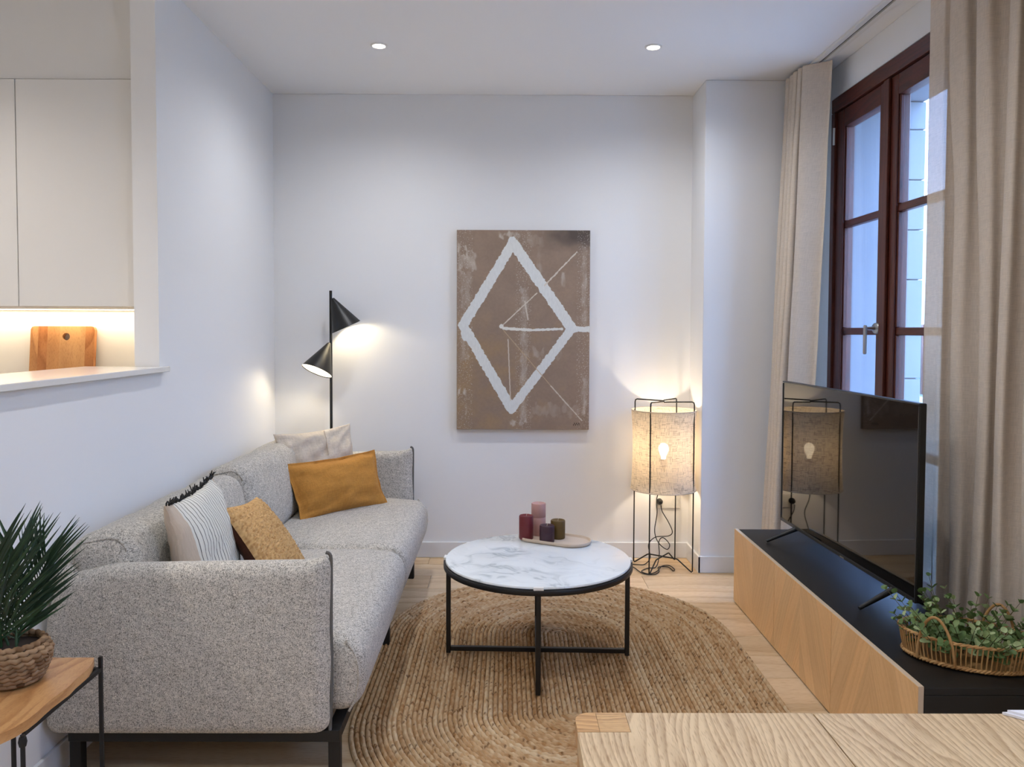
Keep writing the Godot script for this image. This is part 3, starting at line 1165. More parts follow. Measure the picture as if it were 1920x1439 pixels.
# soft cushion: w by h, t thick, in the frame's x and y
func pillow(w: float, h: float, t: float, xf: Transform3D, sd: int, rim := 0.0, pinch := 0.05, wrinkle := 0.006, skew := 0.0) -> G:
	var g := G.new()
	var m := 26
	var nz := fresh_noise(sd, 1.0, 3)
	for side in [1.0, -1.0]:
		var rows := []
		var uvs := []
		for a in m + 1:
			var row := PackedVector3Array()
			var ur := PackedVector2Array()
			for b in m + 1:
				var u := sin((b / float(m) * 2.0 - 1.0) * PI / 2 * 0.985) / sin(PI / 2 * 0.985)
				var q := sin((a / float(m) * 2.0 - 1.0) * PI / 2 * 0.985) / sin(PI / 2 * 0.985)
				var iu := clampf(u / (1.0 - 2.0 * rim / w), -1, 1)
				var iv := clampf(q / (1.0 - 2.0 * rim / h), -1, 1)
				var x := w / 2 * u * (1.0 - pinch * (1 - q * q))
				var y := h / 2 * q * (1.0 - pinch * (1 - u * u))
				var z := t / 2 * pow(maxf(0.0, (1 - iu * iu) * (1 - iv * iv)), 0.5)
				# gathers that run in from the seams
				var pull := pow(maxf(absf(iu), absf(iv)), 3.0)
				z += wrinkle * 0.45 * pull * nz.get_noise_2d(u * (9.0 if absf(iv) > absf(iu) else 1.5) + 50.0, q * (9.0 if absf(iu) > absf(iv) else 1.5)) * minf((1.0 - maxf(absf(iu), absf(iv))) * 14.0, 1.0)
				var edge := 1.0 - maxf(absf(u), absf(q))
				z += wrinkle * nz.get_noise_2d(u * 2.2 + side * 5.0, q * 2.2) * minf(edge * 6.0, 1.0)
				var bend := 0.012 * nz.get_noise_2d(u * 1.4, q * 1.4 + 30.0) + skew * u * q
				var zz: float = side * (z + (0.0016 if edge > 0.001 else 0.0)) + bend
				row.append(xf * Vector3(x, y, zz))
				ur.append(Vector2((u + 1) / 2 * w, (q + 1) / 2 * h))
			if side < 0:
				row.reverse()
				ur.reverse()
			rows.append(row)
			uvs.append(ur)
		g.grid(rows, uvs)
	return g

func build_cushions() -> void:
	# pale linen cushion in the far corner
	var xf := frame_of(V(-1.015, 0.632, 4.33), V(0.80, 0.06, 0.60) - Vector3.ZERO, V(-0.16, 0.93, 0.20))
	var o := thing("cushion", "pale beige linen cushion behind the mustard one on the sofa", "cushion", V(-1.045, 0.44, 4.33), "cushions on the sofa")
	obj("cover", pillow(0.45, 0.45, 0.18, xf, 401, 0.0, 0.08, 0.034), M.beige, o)
	var sg := G.new()
	var pts := []
	for k in 9:
		var q := k / 8.0 * 1.4 - 0.5
		pts.append(xf * Vector3(0.02 + 0.03 * q, 0.22 * q, 0.092 * pow(maxf(0.0, 1 - q * q), 0.5) + 0.002))
	sg.tube(pts, 0.004, 6)
	obj("seam", sg, M.beige, o)
	# mustard lumbar cushion with a flanged edge
	xf = frame_of(V(-0.872, 0.572, 4.150), V(0.70, 0.015, 0.72), V(-0.34, 0.90, 0.28))
	o = thing("cushion", "mustard yellow lumbar cushion with a flat stitched border", "cushion", V(-0.875, 0.44, 4.155), "cushions on the sofa")
	obj("cover", pillow(0.56, 0.325, 0.185, xf, 402, 0.017, 0.075, 0.020, 0.012), M.mustard, o)
	var mg := G.new()
	var mz := fresh_noise(402, 1.0, 3)
	var rimp := []
	for e in 4:
		for k in 14:
			var s := k / 14.0 * 2 - 1
			var u: float = [s, 1.0, -s, -1.0][e]
			var q: float = [-1.0, s, 1.0, -s][e]
			rimp.append(xf * Vector3(0.28 * u * (1 - 0.075 * (1 - q * q)), 0.1625 * q * (1 - 0.075 * (1 - u * u)), 0.012 * u * q + 0.012 * mz.get_noise_2d(u * 1.4, q * 1.4 + 30.0)))
	mg.tube(rimp, 0.003, 6, -1.0, true)
	obj("border", mg, M.mustard, o)
	# striped cushion with a black fringe
	xf = frame_of(V(-1.030, 0.640, 2.705), V(-0.06, 0.02, 1.0), V(-0.20, 0.97, 0.02))
	o = thing("cushion", "cream cushion with thin dark stripes and a black tasselled top edge", "cushion", V(-1.0, 0.44, 2.735), "cushions on the sofa")
	var pg := pillow(0.47, 0.43, 0.16, xf, 403, 0.0, 0.07, 0.004)
	for k in pg.t.size():
		pg.t[k] = Vector2(pg.t[k].x / 0.47, pg.t[k].y / 0.42)
	obj("cover", pg, M.striped, o)
	var fg := G.new()
	for k in 150:
		var s := (k + rng.randf()) / 150.0
		var u := s * 2 - 1
		var p := xf * Vector3(0.235 * u, 0.215 * (1 - 0.07 * (1 - u * u)) - 0.002, 0.004 * rng.randfn())
		var clump := 0.55 + 0.45 * sin(s * 60.0 + 2.0 * sin(s * 17.0))
		var dirv := (xf.basis.y * (0.4 + 0.5 * clump) + xf.basis.z * (rng.randf() * 0.9 - 0.1) + xf.basis.x * (rng.randf() - 0.5) * 0.9).normalized()
		var l := 0.012 + 0.022 * rng.randf() * clump
		fg.tube([p, p + dirv * l * 0.6, p + dirv * l + Vector3(0, -0.004, 0)], 0.0026, 4, 0.0016)
	var fr := obj("fringe", fg, M.black_soft, o)
	fr.set_meta("label", "black tasselled fringe")
	# small woven jute cushion
	xf = frame_of(V(-0.885, 0.580, 2.945), V(0.10, -0.08, 1.0), V(-0.58, 0.80, 0.05))
	o = thing("cushion", "small woven jute cushion with brown backing leaning on the striped one", "cushion", V(-0.93, 0.44, 2.95), "cushions on the sofa")
	var body := pillow(0.315, 0.40, 0.115, xf.translated_local(Vector3(0, 0, -0.014)), 404, 0.0, 0.07, 0.0)
	obj("backing", body, M.brown_cloth, o)
	# jute facing: coarse knots
	var jg := G.new()
	var rows := []
	var cols := []
	var m := 96
	var jn := fresh_noise(405, 1.0, 2)
	for a in m + 1:
		var row := PackedVector3Array()
		var cr := []
		for b in m + 1:
			var u := b / float(m) * 2 - 1
			var q := a / float(m) * 2 - 1
			var z := 0.064 * pow(maxf(0.0, (1 - u * u) * (1 - q * q)), 0.48) + 0.003
			var e2 := minf(1.0, (1.0 - maxf(absf(u), absf(q))) * 12.0)
			z += (hash01(a, b, 51) - 0.3) * 0.009 * e2 + 0.003 * sin(b * 1.6 + (a % 2) * 1.6) * e2
			row.append(xf * Vector3(0.160 * u * (1 - 0.07 * (1 - q * q)) + 0.0016 * (hash01(a, b, 56) - 0.5), 0.2025 * q * (1 - 0.07 * (1 - u * u)), z))
			var h := hash01(a / 2, b, 52)
			cr.append(Color(0.82, 0.66, 0.45).srgb_to_linear().lerp(Color(0.58, 0.40, 0.23).srgb_to_linear(), h * h * 0.9).lerp(Color(0.88, 0.74, 0.54).srgb_to_linear(), 0.4 * hash01(a, b / 2, 53)))
		rows.append(row)
		cols.append(cr)
	jg.grid(rows, [])
	for a in m + 1:
		for b in m + 1:
			jg.c[a * (m + 1) + b] = cols[a][b]
	obj("jute_face", jg, M.jute, o)

# ---------------------------------------------------------------- coffee table
func build_coffee_table() -> void:
	var cx := 0.147
	var cd := 3.335
	var fl := 0.0130
	var t := thing("coffee_table", "round white marble coffee table on a black metal cross frame", "table", V(cx, fl, cd))
	var at := Transform3D(Basis.IDENTITY, V(cx, 0, cd))
	var g := G.new()
	g.lathe([Vector2(0.0, 0.419), Vector2(0.385, 0.419), Vector2(0.391, 0.4205), Vector2(0.393, 0.424), Vector2(0.391, 0.4295), Vector2(0.387, 0.431), Vector2(0.0, 0.431)], 96, at)
	for k in g.v.size():
		g.t[k] = Vector2((g.v[k].x - cx) / 0.82 + 0.5, (g.v[k].z + cd) / 0.82 + 0.5)
	obj("marble_top", g, M.marble, t)
	g = G.new()
	g.lathe([Vector2(0.372, 0.398), Vector2(0.400, 0.398), Vector2(0.401, 0.3995), Vector2(0.401, 0.4175), Vector2(0.400, 0.4188), Vector2(0.372, 0.4188), Vector2(0.372, 0.398)], 96, at)
	obj("rim_ring", g, M.black, t)
	var turn := deg_to_rad(2.0)
	for k in 4:
		var an := turn + k * PI / 2
		var dirv := Vector3(cos(an), 0, sin(an))
		var b := Transform3D(Basis(dirv, Vector3.UP, dirv.cross(Vector3.UP)), V(cx, 0, cd))
		g = G.new()
		g.box(Vector3(0.382, (fl + 0.398) / 2, 0), Vector3(0.019, 0.398 - fl, 0.019), 0.002, 1, Vector2.ZERO, b)
		obj("leg", g, M.black, t)
		if k < 2:
			g = G.new()
			g.box(Vector3(0, fl + 0.0195 + 0.0002 * k, 0), Vector3(0.745, 0.019, 0.019), 0.002, 0, Vector2.ZERO, b)
			obj("cross_bar", g, M.black, t)
		# small clear clip that steadies the top
		g = G.new()
		g.box(Vector3(0.395, 0.425, 0), Vector3(0.012, 0.013, 0.040), 0.002, 0, Vector2.ZERO, b)
		obj("clip", g, M.white_plastic, t)

func build_candles() -> void:
	var top := 0.4312
	# oval tray
	var tray := thing("tray", "oval pale beige wooden tray on the marble table", "tray", V(0.235, top, 3.60))
	var xf := Transform3D(Basis(Vector3.UP, deg_to_rad(-27.0)), V(0.235, top, 3.60))
	var straight := 0.085
	var ring := func(r: float, y: float) -> PackedVector3Array:
		var o := PackedVector3Array()
		for k in 48:
			var a := TAU * k / 48.0
			var s := straight if cos(a) > 0 else -straight
			o.append(xf * Vector3(s + cos(a) * r, y, sin(a) * r))
		return o
	var g := G.new()
	var rows := []
	for q in [[0.078, 0.0], [0.086, 0.002], [0.089, 0.010], [0.089, 0.0155], [0.087, 0.017], [0.0845, 0.0155], [0.083, 0.008], [0.078, 0.006], [0.04, 0.006], [0.001, 0.006]]:
		rows.append(ring.call(q[0], q[1]))
	g.grid(rows, [], true)
	obj("body", g, std(Color(0.80, 0.72, 0.64), 0.55), tray)
	# candles with wicks
	var list := [
		[0.105, 3.615, 0.033, 0.108, Color(0.40, 0.095, 0.115), "tall dark red pillar candle on the oval tray", Color(0.47, 0.17, 0.18)],
		[0.165, 3.685, 0.034, 0.150, Color(0.72, 0.545, 0.51), "tallest dusty pink pillar candle at the back of the oval tray", Color(0.80, 0.67, 0.62)],
		[0.198, 3.560, 0.034, 0.076, Color(0.225, 0.105, 0.15), "short dark plum pillar candle on the oval tray", Color(0.30, 0.19, 0.22)],
		[0.252, 3.625, 0.034, 0.084, Color(0.36, 0.27, 0.085), "short olive brown pillar candle on the oval tray", Color(0.45, 0.36, 0.17)],
	]
	for c in list:
		var at := V(c[0], top + 0.0062, c[1])
		var o := thing("pillar_candle", c[5], "candle", at, "candles on the tray")
		var tx := Transform3D(Basis.IDENTITY, at)
		var r: float = c[2]
		var h: float = c[3]
		g = G.new()
		g.lathe([Vector2(0, 0), Vector2(r - 0.002, 0), Vector2(r, 0.003), Vector2(r, h * 0.56), Vector2(r - 0.0006, h * 0.565), Vector2(r, h * 0.57), Vector2(r, h - 0.004), Vector2(r - 0.0025, h), Vector2(r - 0.006, h - 0.0008), Vector2(r - 0.010, h - 0.004), Vector2(0, h - 0.0045)], 36, tx)
		var wax := std(c[4], 0.5)
		wax.subsurf_scatter_enabled = true
		wax.subsurf_scatter_strength = 0.05
		obj("wax", g, wax, o)
		g = G.new()
		g.tube([at + Vector3(0, h - 0.006, 0), at + Vector3(0.001, h + 0.002, 0), at + Vector3(0.003, h + 0.008, 0.001)], 0.0012, 6)
		obj("wick", g, std(Color(0.85, 0.8, 0.72), 0.8), o)

# ---------------------------------------------------------------- low cabinet
func build_cabinet() -> void:
	var x0 := 1.192
	var x1 := 1.605
	var near := 2.225
	var far := 4.035
	var t := thing("media_cabinet", "low black media cabinet with three chevron oak doors under the television", "cabinet", V(1.40, 0, 3.13))
	obj("top_panel", boxes([[V(x0 + 0.019, 0.355, near), V(x1, 0.376, far)]], 0.0015), M.console, t)
	obj("base_panel", boxes([[V(x0 + 0.024, 0.012, near + 0.002), V(x1, 0.045, far - 0.002)]], 0.0015), M.console, t)
	obj("side_panel", boxes([[V(x0 + 0.019, 0.0, near), V(x1, 0.355, near + 0.019)]], 0.0015), M.console, t)
	obj("side_panel", boxes([[V(x0 + 0.019, 0.0, far - 0.019), V(x1, 0.355, far)]], 0.0015), M.console, t)
	obj("back_panel", boxes([[V(x1 - 0.008, 0.045, near + 0.019), V(x1 - 0.001, 0.355, far - 0.019)]], 0.001), M.console, t)
	obj("plinth", boxes([[V(x0 + 0.045, 0.0, near + 0.019), V(x0 + 0.06, 0.045, far - 0.019)]], 0.001), M.console, t)
	var ids := [far, far - 0.605, far - 1.21, near]
	for k in 3:
		var b: float = ids[k]
		var a: float = ids[k + 1]
		var lo := 0.006
		var hi := 0.380
		var dr := obj("door", boxes([[V(x0 + 0.0015, lo, a + 0.001), V(x0 + 0.018, hi, b - 0.001)]], 0.001), M.door_edge, t)
		# chevron veneer: strips mirrored about the middle of the door
		var wdt := b - a - 0.003
		var up := k != 0
		var half := wdt / 2
		var slope := 2.05
		var band := 0.176
		for s in 2:
			var e0: float = -half if s == 0 else 0.0
			var clip := PackedVector2Array([Vector2(e0, lo + 0.0008), Vector2(e0 + half, lo + 0.0008), Vector2(e0 + half, hi - 0.0008), Vector2(e0, hi - 0.0008)])
			var sl: float = slope if (s == 0) == up else -slope
			var i := -6
			while i < 12:
				var y0 := i * band
				# strip between two parallel slanted lines y = y0 + sl * x
				var pl := PackedVector2Array([Vector2(e0, y0 + sl * e0), Vector2(e0 + half, y0 + sl * (e0 + half)), Vector2(e0 + half, y0 + band + sl * (e0 + half)), Vector2(e0, y0 + band + sl * e0)])
				for part in Geometry2D.intersect_polygons(pl, clip):
					if part.size() >= 3:
						var g := G.new()
						# local x runs away from the far end, towards the viewer
						var mapx := Transform3D(Basis(Vector3(0, 0, 1), Vector3(0, 1, 0), Vector3(-1, 0, 0)), Vector3(x0 + 0.0015, 0, -(a + b) / 2))
						g.prism(part, 0.0, 0.0010 + 0.00025 * hash01(i, k, 60 + s), mapx)
						var dirv := Vector2(1, sl).normalized()
						var off := Vector2(hash01(i, k, 61), hash01(i, k, 62)) * 3.0
						for q in g.v.size():
							var pp := Vector2(g.v[q].z + (a + b) / 2, g.v[q].y)
							g.t[q] = Vector2(pp.dot(dirv), pp.dot(dirv.orthogonal())) + off
						obj("veneer_strip", g, M.veneer[int(hash01(i + 7, k * 3 + s, 63) * 3.99)], dr)
				i += 1

func build_television() -> void:
	var pf := V(1.402, 0, 3.945)   # far lower end
	var pn := V(1.446, 0, 2.725)   # near lower end
	var mid := (pf + pn) / 2
	var run := (pn - pf)
	var L := run.length()
	var xd := run.normalized()     # towards the viewer along the screen
	var zd := xd.cross(Vector3.UP).normalized()   # one side
	if zd.x > 0:
		zd = -zd                     # towards the room
	var b := Transform3D(Basis(xd, Vector3.UP, xd.cross(Vector3.UP)), mid)
	var side := signf((b.basis.z).dot(zd))
	var lo := 0.447
	var hi := 1.150
	var t := thing("television", "large flat black television with a glossy dark screen on the low cabinet", "television", V(1.42, 0.376, 3.33))
	var g := G.new()
	g.box(Vector3(0, (lo + hi) / 2, -side * 0.012), Vector3(L, hi - lo, 0.024), 0.003, 0, Vector2.ZERO, b)
	obj("body", g, M.black, t)
	g = G.new()
	g.box(Vector3(0, lo + 0.20, -side * 0.045), Vector3(L * 0.72, 0.36, 0.045), 0.008, 0, Vector2.ZERO, b)
	obj("rear_housing", g, M.black_soft, t)
	g = G.new()
	g.box(Vector3(0, (lo + 0.016 + hi - 0.006) / 2, side * 0.0012), Vector3(L - 0.014, hi - lo - 0.022, 0.002), 0.0004, 0, Vector2.ZERO, b)
	obj("screen", g, M.screen, t)
	# slim metal bezel
	for q in [[0.0, hi - 0.003, L, 0.006], [0.0, lo + 0.0075, L, 0.015], [-L / 2 + 0.003, (lo + hi) / 2, 0.006, hi - lo - 0.02], [L / 2 - 0.003, (lo + hi) / 2, 0.006, hi - lo - 0.02]]:
		g = G.new()
		g.box(Vector3(q[0], q[1], side * 0.002), Vector3(q[2], q[3], 0.006), 0.001, 0, Vector2.ZERO, b)
		obj("bezel", g, std(Color(0.13, 0.13, 0.135), 0.35), t)
	g = G.new()
	g.box(Vector3(0.06, lo + 0.004, side * 0.0055), Vector3(0.034, 0.006, 0.002), 0.0006, 0, Vector2.ZERO, b)
	obj("badge", g, M.chrome, t)
	# splayed feet
	for e in [-0.43, 0.455]:
		g = G.new()
		for s in [1.0, -1.0]:
			var top_p := Vector3(e, lo + 0.004, -side * 0.012)
			var end_p := Vector3(e + 0.02 * signf(e), 0.3835, side * s * 0.135)
			g.tube([b * top_p, b * top_p.lerp(end_p, 0.5), b * end_p], 0.013, 8, 0.0072)
		obj("foot", g, M.black, t)

# ---------------------------------------------------------------- curtains and their rail
func curtain_sheet(d0: float, d1: float, fold: Callable, flare: float) -> G:
	var g := G.new()
	var n := 260
	var m := 40
	for side in 2:
		var rows := []
		var uvs := []
		for a in m + 1:
			var row := PackedVector3Array()
			var ur := PackedVector2Array()
			var y := 0.015 + (CEIL - 0.035) * a / m
			var low := 1.0 - float(a) / m
			var along := 0.0
			var last := Vector2.ZERO
			for b in n + 1:
				var s := b / float(n)
				var off: Vector2 = fold.call(s, low)
				var p := Vector2(off.x - flare * low, lerpf(d0, d1, s) + off.y)
				if b > 0:
					along += p.distance_to(last)
				last = p
				row.append(V(p.x + side * 0.0014, y, p.y))
				ur.append(Vector2(along, y))
			if side == 1:
				row.reverse()
				ur.reverse()
			rows.append(row)
			uvs.append(ur)
		if side == 0:
			g.grid(rows, uvs)
	return g

func build_curtains() -> void:
	var nz := fresh_noise(501, 1.0, 2)
	# far curtain: gathered, with its free edge hanging flat before the window
	var fold_far := func(s: float, low: float) -> Vector2:
		var amp := 0.046 * (1.0 - smoothstep(0.66, 0.74, s)) * (0.7 + 0.6 * low)
		var ph := s * 6.4 + 0.10 * nz.get_noise_2d(s * 6.0, low * 1.2)
		var free := smoothstep(0.70, 1.0, s)
		var x := 1.598 + amp * sin(ph * TAU) - 0.022 * smoothstep(0.6, 0.72, s) + 0.110 * free
		x += 0.008 * nz.get_noise_2d(s * 3.0 + 7, low * 2.0)
		return Vector2(x, 0.016 * sin(ph * TAU * 2.0) * (1.0 - smoothstep(0.6, 0.72, s)) - 0.03 * low * (0.5 - s))
	var c1 := thing("curtain", "gathered beige linen curtain beside the wall pier, its edge before the window", "curtain", V(1.60, 0.0, 4.3), "window curtains")
	obj("fabric", curtain_sheet(4.478, 4.115, fold_far, 0.085), M.linen, c1)
	# near curtain: wide soft waves, sheer edge towards the glass
	var fold_near := func(s: float, low: float) -> Vector2:
		var on := smoothstep(0.06, 0.12, s)
		var ph := s * 9.3 + 0.45 * nz.get_noise_2d(s * 4.0 + 20, low * 0.7)
		var deep := 0.75 + 0.5 * nz.get_noise_2d(s * 7.0 + 60, low * 0.4)
		var x := 1.682 + 0.008 * on + 0.052 * on * deep * (0.85 + 0.25 * low) * sin(ph * TAU)
		x += 0.008 * nz.get_noise_2d(s * 5.0 + 40, low * 1.4) * (0.3 + low)
		return Vector2(clampf(x, 1.622, 1.752), 0.026 * on * deep * sin(ph * TAU * 2.0 + 0.5))
	var c2 := thing("curtain", "wide beige linen curtain hanging in soft waves behind the planter", "curtain", V(1.655, 0.0, 2.5), "window curtains")
	obj("fabric", curtain_sheet(3.16, 1.80, fold_near, 0.0), M.linen, c2)
	# white ceiling rail with a dark slot
	var r := thing("curtain_rail", "slim white curtain rail on the ceiling along the window wall", "curtain rail", V(1.655, CEIL, 3.0))
	obj("channel", boxes([[V(1.618, CEIL - 0.014, 1.0), V(1.645, CEIL, 4.50)], [V(1.660, CEIL - 0.014, 1.0), V(1.687, CEIL, 4.50)]], 0.001), M.white_plastic, r)
	obj("slot", boxes([[V(1.645, CEIL - 0.004, 1.0), V(1.660, CEIL, 4.50)]], 0.0005), M.black_soft, r)

# ---------------------------------------------------------------- wire lamp
func build_wire_lamp() -> void:
	var cx := 0.940
	var cd := 4.615
	var t := thing("floor_lamp", "wire framed floor lamp with a glowing drum shade of slubby linen", "lamp", V(cx, 0, cd), "floor lamps")
	var R := 0.186
	var legs := []
	for k in 4:
		var an := deg_to_rad(55.0 + 90.0 * k)
		legs.append(Vector2(cos(an), sin(an)) * R)
	var at := func(p: Vector2, y: float, kx := 1.0) -> Vector3:
		return V(cx + p.x * kx, y, cd + p.y * kx)
	for k in 4:
		var g := G.new()
		var p: Vector2 = legs[k]
		# rod from the crossing at the top, down outside the shade, then in under the lamp
		g.tube([at.call(p, 0.992 - 0.004 * k, 0.0), at.call(p, 0.990, 0.93), at.call(p, 0.985, 0.985), at.call(p, 0.972, 1.0), at.call(p, 0.5, 1.0), at.call(p, 0.010, 1.0), at.call(p, 0.004, 0.97), at.call(p, 0.012, 0.90), at.call(p, 0.062, 0.52), at.call(p, 0.066, 0.46), at.call(p, 0.066, 0.0)], 0.0040, 8)
		obj("leg", g, M.black_soft, t)
	# shade, waisted very slightly
	var prof := []
	for k in 13:
		var s := k / 12.0
		prof.append(Vector2(0.1795 + 0.010 * pow(absf(s - 0.5) * 2.0, 2.2), 0.470 + 0.465 * s))
	var g2 := G.new()
	g2.lathe(prof, 72, Transform3D(Basis.IDENTITY, V(cx, 0, cd)))
	obj("shade", g2, M.shade, t)
	for y in [0.470, 0.935]:
		g2 = G.new()
		var ring := []
		for s in 48:
			ring.append(at.call(Vector2(cos(TAU * s / 48.0), sin(TAU * s / 48.0)) * 0.1893, y))
		g2.tube(ring, 0.0028, 6, -1.0, true)
		obj("shade_ring", g2, M.beige, t)
	# bulb on its holder
	g2 = G.new()
	g2.lathe([Vector2(0, 0.74), Vector2(0.012, 0.738), Vector2(0.024, 0.728), Vector2(0.030, 0.712), Vector2(0.029, 0.695), Vector2(0.021, 0.675), Vector2(0.014, 0.660), Vector2(0.0135, 0.645), Vector2(0, 0.645)], 24, Transform3D(Basis.IDENTITY, V(cx, 0, cd)))
	obj("bulb", g2, glow(Color(1.0, 0.91, 0.76), 18.0), t)
	g2 = G.new()
	g2.lathe([Vector2(0, 0.645), Vector2(0.019, 0.644), Vector2(0.020, 0.60), Vector2(0.008, 0.590), Vector2(0, 0.590)], 20, Transform3D(Basis.IDENTITY, V(cx, 0, cd)))
	obj("bulb_holder", g2, M.black_soft, t)
	g2 = G.new()
	for q in [0, 2]:
		g2.tube([at.call(legs[q], 0.605, 0.99), at.call(legs[q], 0.605, 0.0)], 0.002, 6)
	obj("holder_bar", g2, M.black_soft, t)
	var l := OmniLight3D.new()
	l.name = "light"
	t.add_child(l)
	l.position = Vector3(0, 0.705, 0)
	l.light_color = Color(1.0, 0.925, 0.82)
	l.light_energy = 0.165
	l.light_size = 0.028
	l.omni_range = 12.0
	l.omni_attenuation = 2.0
	l.shadow_enabled = true
	# the flex: from the holder up to the socket loop, knotted on the floor
	g2 = G.new()
	var c := path_through([V(0.935, 0.592, 4.61), V(0.930, 0.50, 4.62), V(0.912, 0.40, 4.66), V(0.922, 0.30, 4.70), V(0.905, 0.20, 4.68), V(0.925, 0.135, 4.66), V(0.975, 0.095, 4.66), V(0.995, 0.12, 4.68), V(0.960, 0.155, 4.70), V(0.935, 0.13, 4.70), V(0.930, 0.06, 4.66),
		V(0.90, 0.008, 4.60), V(0.85, 0.006, 4.58), V(0.80, 0.006, 4.52), V(0.835, 0.006, 4.47), V(0.89, 0.006, 4.52), V(0.935, 0.012, 4.60), V(0.985, 0.006, 4.63), V(1.0, 0.006, 4.56), V(0.985, 0.006, 4.53), V(0.97, 0.007, 4.60), V(0.91, 0.012, 4.58), V(0.90, 0.007, 4.51), V(0.86, 0.006, 4.46), V(0.80, 0.006, 4.48),
		V(0.765, 0.006, 4.60), V(0.72, 0.006, 4.62), V(0.735, 0.006, 4.67), V(0.80, 0.006, 4.65), V(0.845, 0.006, 4.66), V(0.88, 0.04, 4.68), V(0.875, 0.11, 4.71), V(0.92, 0.15, 4.73), V(1.0, 0.155, 4.74), V(1.025, 0.18, 4.745), V(1.0, 0.24, 4.75), V(0.965, 0.30, 4.755), V(0.957, 0.338, 4.76)], 7)
	g2.tube(c, 0.0029, 6)
	obj("flex", g2, M.rubber, t)
	g2 = G.new()
	var plug := Transform3D(Basis(Vector3(1, 0, 0), Vector3(0, 0, 1), Vector3(0, -1, 0)), V(0.957, 0.352, 4.8135))
	g2.lathe([Vector2(0.0175, 0.0), Vector2(0.0185, 0.006), Vector2(0.0185, 0.022), Vector2(0.014, 0.034), Vector2(0.009, 0.045), Vector2(0, 0.046)], 20, plug)
	obj("plug", g2, M.rubber, t)

func build_sockets() -> void:
	var t := thing("wall_socket", "white double wall socket behind the linen drum lamp", "socket", V(1.02, 0.35, BACK))
	obj("plate", boxes([[V(0.935, 0.308, BACK - 0.010), V(1.085, 0.390, BACK)]], 0.003), M.white_plastic, t)
	for x in [0.978 - 0.021, 1.056]:
		var g := G.new()
		var tf := Transform3D(Basis(Vector3(1, 0, 0), Vector3(0, 0, 1), Vector3(0, -1, 0)), V(x, 0.350, BACK - 0.010))
		g.lathe([Vector2(0.0, -0.006), Vector2(0.019, -0.006), Vector2(0.0195, 0.0), Vector2(0.0205, 0.0015), Vector2(0.024, 0.0012), Vector2(0.0245, -0.001)], 28, tf)
		obj("insert", g, M.white_plastic, t)
		for e in [-0.0095, 0.0095]:
			g = G.new()
			g.lathe([Vector2(0.0, -0.0055), Vector2(0.0025, -0.0055)], 10, tf.translated(Vector3(e, 0, 0)))
			obj("contact_hole", g, M.black_soft, t)

# ---------------------------------------------------------------- black cone lamp
func build_floor_lamp() -> void:
	var x := -1.030
	var d := 4.70
	var t := thing("floor_lamp", "slim black floor lamp with two cone shades behind the sofa's far end", "lamp", V(x, 0, d), "floor lamps")
	var g := G.new()
	g.tube([V(x, 0.02, d), V(x, 1.63, d)], 0.0085, 12)
	obj("pole", g, M.black, t)
	g = G.new()
	g.lathe([Vector2(0, 0.022), Vector2(0.09, 0.020), Vector2(0.095, 0.015), Vector2(0.095, 0.0)], 40, Transform3D(Basis.IDENTITY, V(x, 0, d)))
	obj("base", g, M.black, t)
	# apex, axis
	var heads := [[V(x + 0.012, 1.585, d - 0.01), V(0.40, -0.90, 0.10)], [V(x - 0.006, 1.320, d - 0.012), V(-0.33, -0.90, -0.36)]]
	for k in 2:
		var apex: Vector3 = heads[k][0]
		var ax: Vector3 = heads[k][1].normalized()
		var yy := -ax
		var xx := yy.cross(Vector3(0, 0, 1)).normalized()
		var tf := Transform3D(Basis(xx, yy, xx.cross(yy)), apex)
		var H := 0.188
		var Rb := 0.093
		var head := obj("shade", cone(tf, H, Rb, 0.0, 0.007), M.black, t)
		obj("shade_lining", cone(tf, H - 0.004, Rb - 0.003, 0.012, 0.006), M.white_plastic, head)
		g = G.new()
		g.lathe([Vector2(0.0, -H + 0.045), Vector2(0.018, -H + 0.05), Vector2(0.024, -H + 0.066), Vector2(0.020, -H + 0.088), Vector2(0.012, -H + 0.105), Vector2(0.0, -H + 0.105)], 20, tf)
		obj("bulb", g, glow(Color(1.0, 0.90, 0.72), 5.0), head)
		var l := OmniLight3D.new()
		l.name = "light"
		t.add_child(l, true)
		l.position = tf * Vector3(0, -H + 0.070, 0) - t.position
		l.light_color = Color(1.0, 0.93, 0.78)
		l.light_energy = 0.085
		l.light_size = 0.022
		l.omni_range = 12.0
		l.omni_attenuation = 2.0
		l.shadow_enabled = true
		g = G.new()
		g.tube([V(x, apex.y - 0.03, d), tf * Vector3(0, -0.03, 0)], 0.006, 8)
		obj("joint", g, M.black, t)

func cone(tf: Transform3D, H: float, Rb: float, inset: float, r0: float) -> G:
	var g := G.new()
	g.lathe([Vector2(0.0, -inset), Vector2(r0, -inset), Vector2(r0 + 0.004, -inset - 0.004), Vector2(Rb, -H)], 48, tf)
	return g

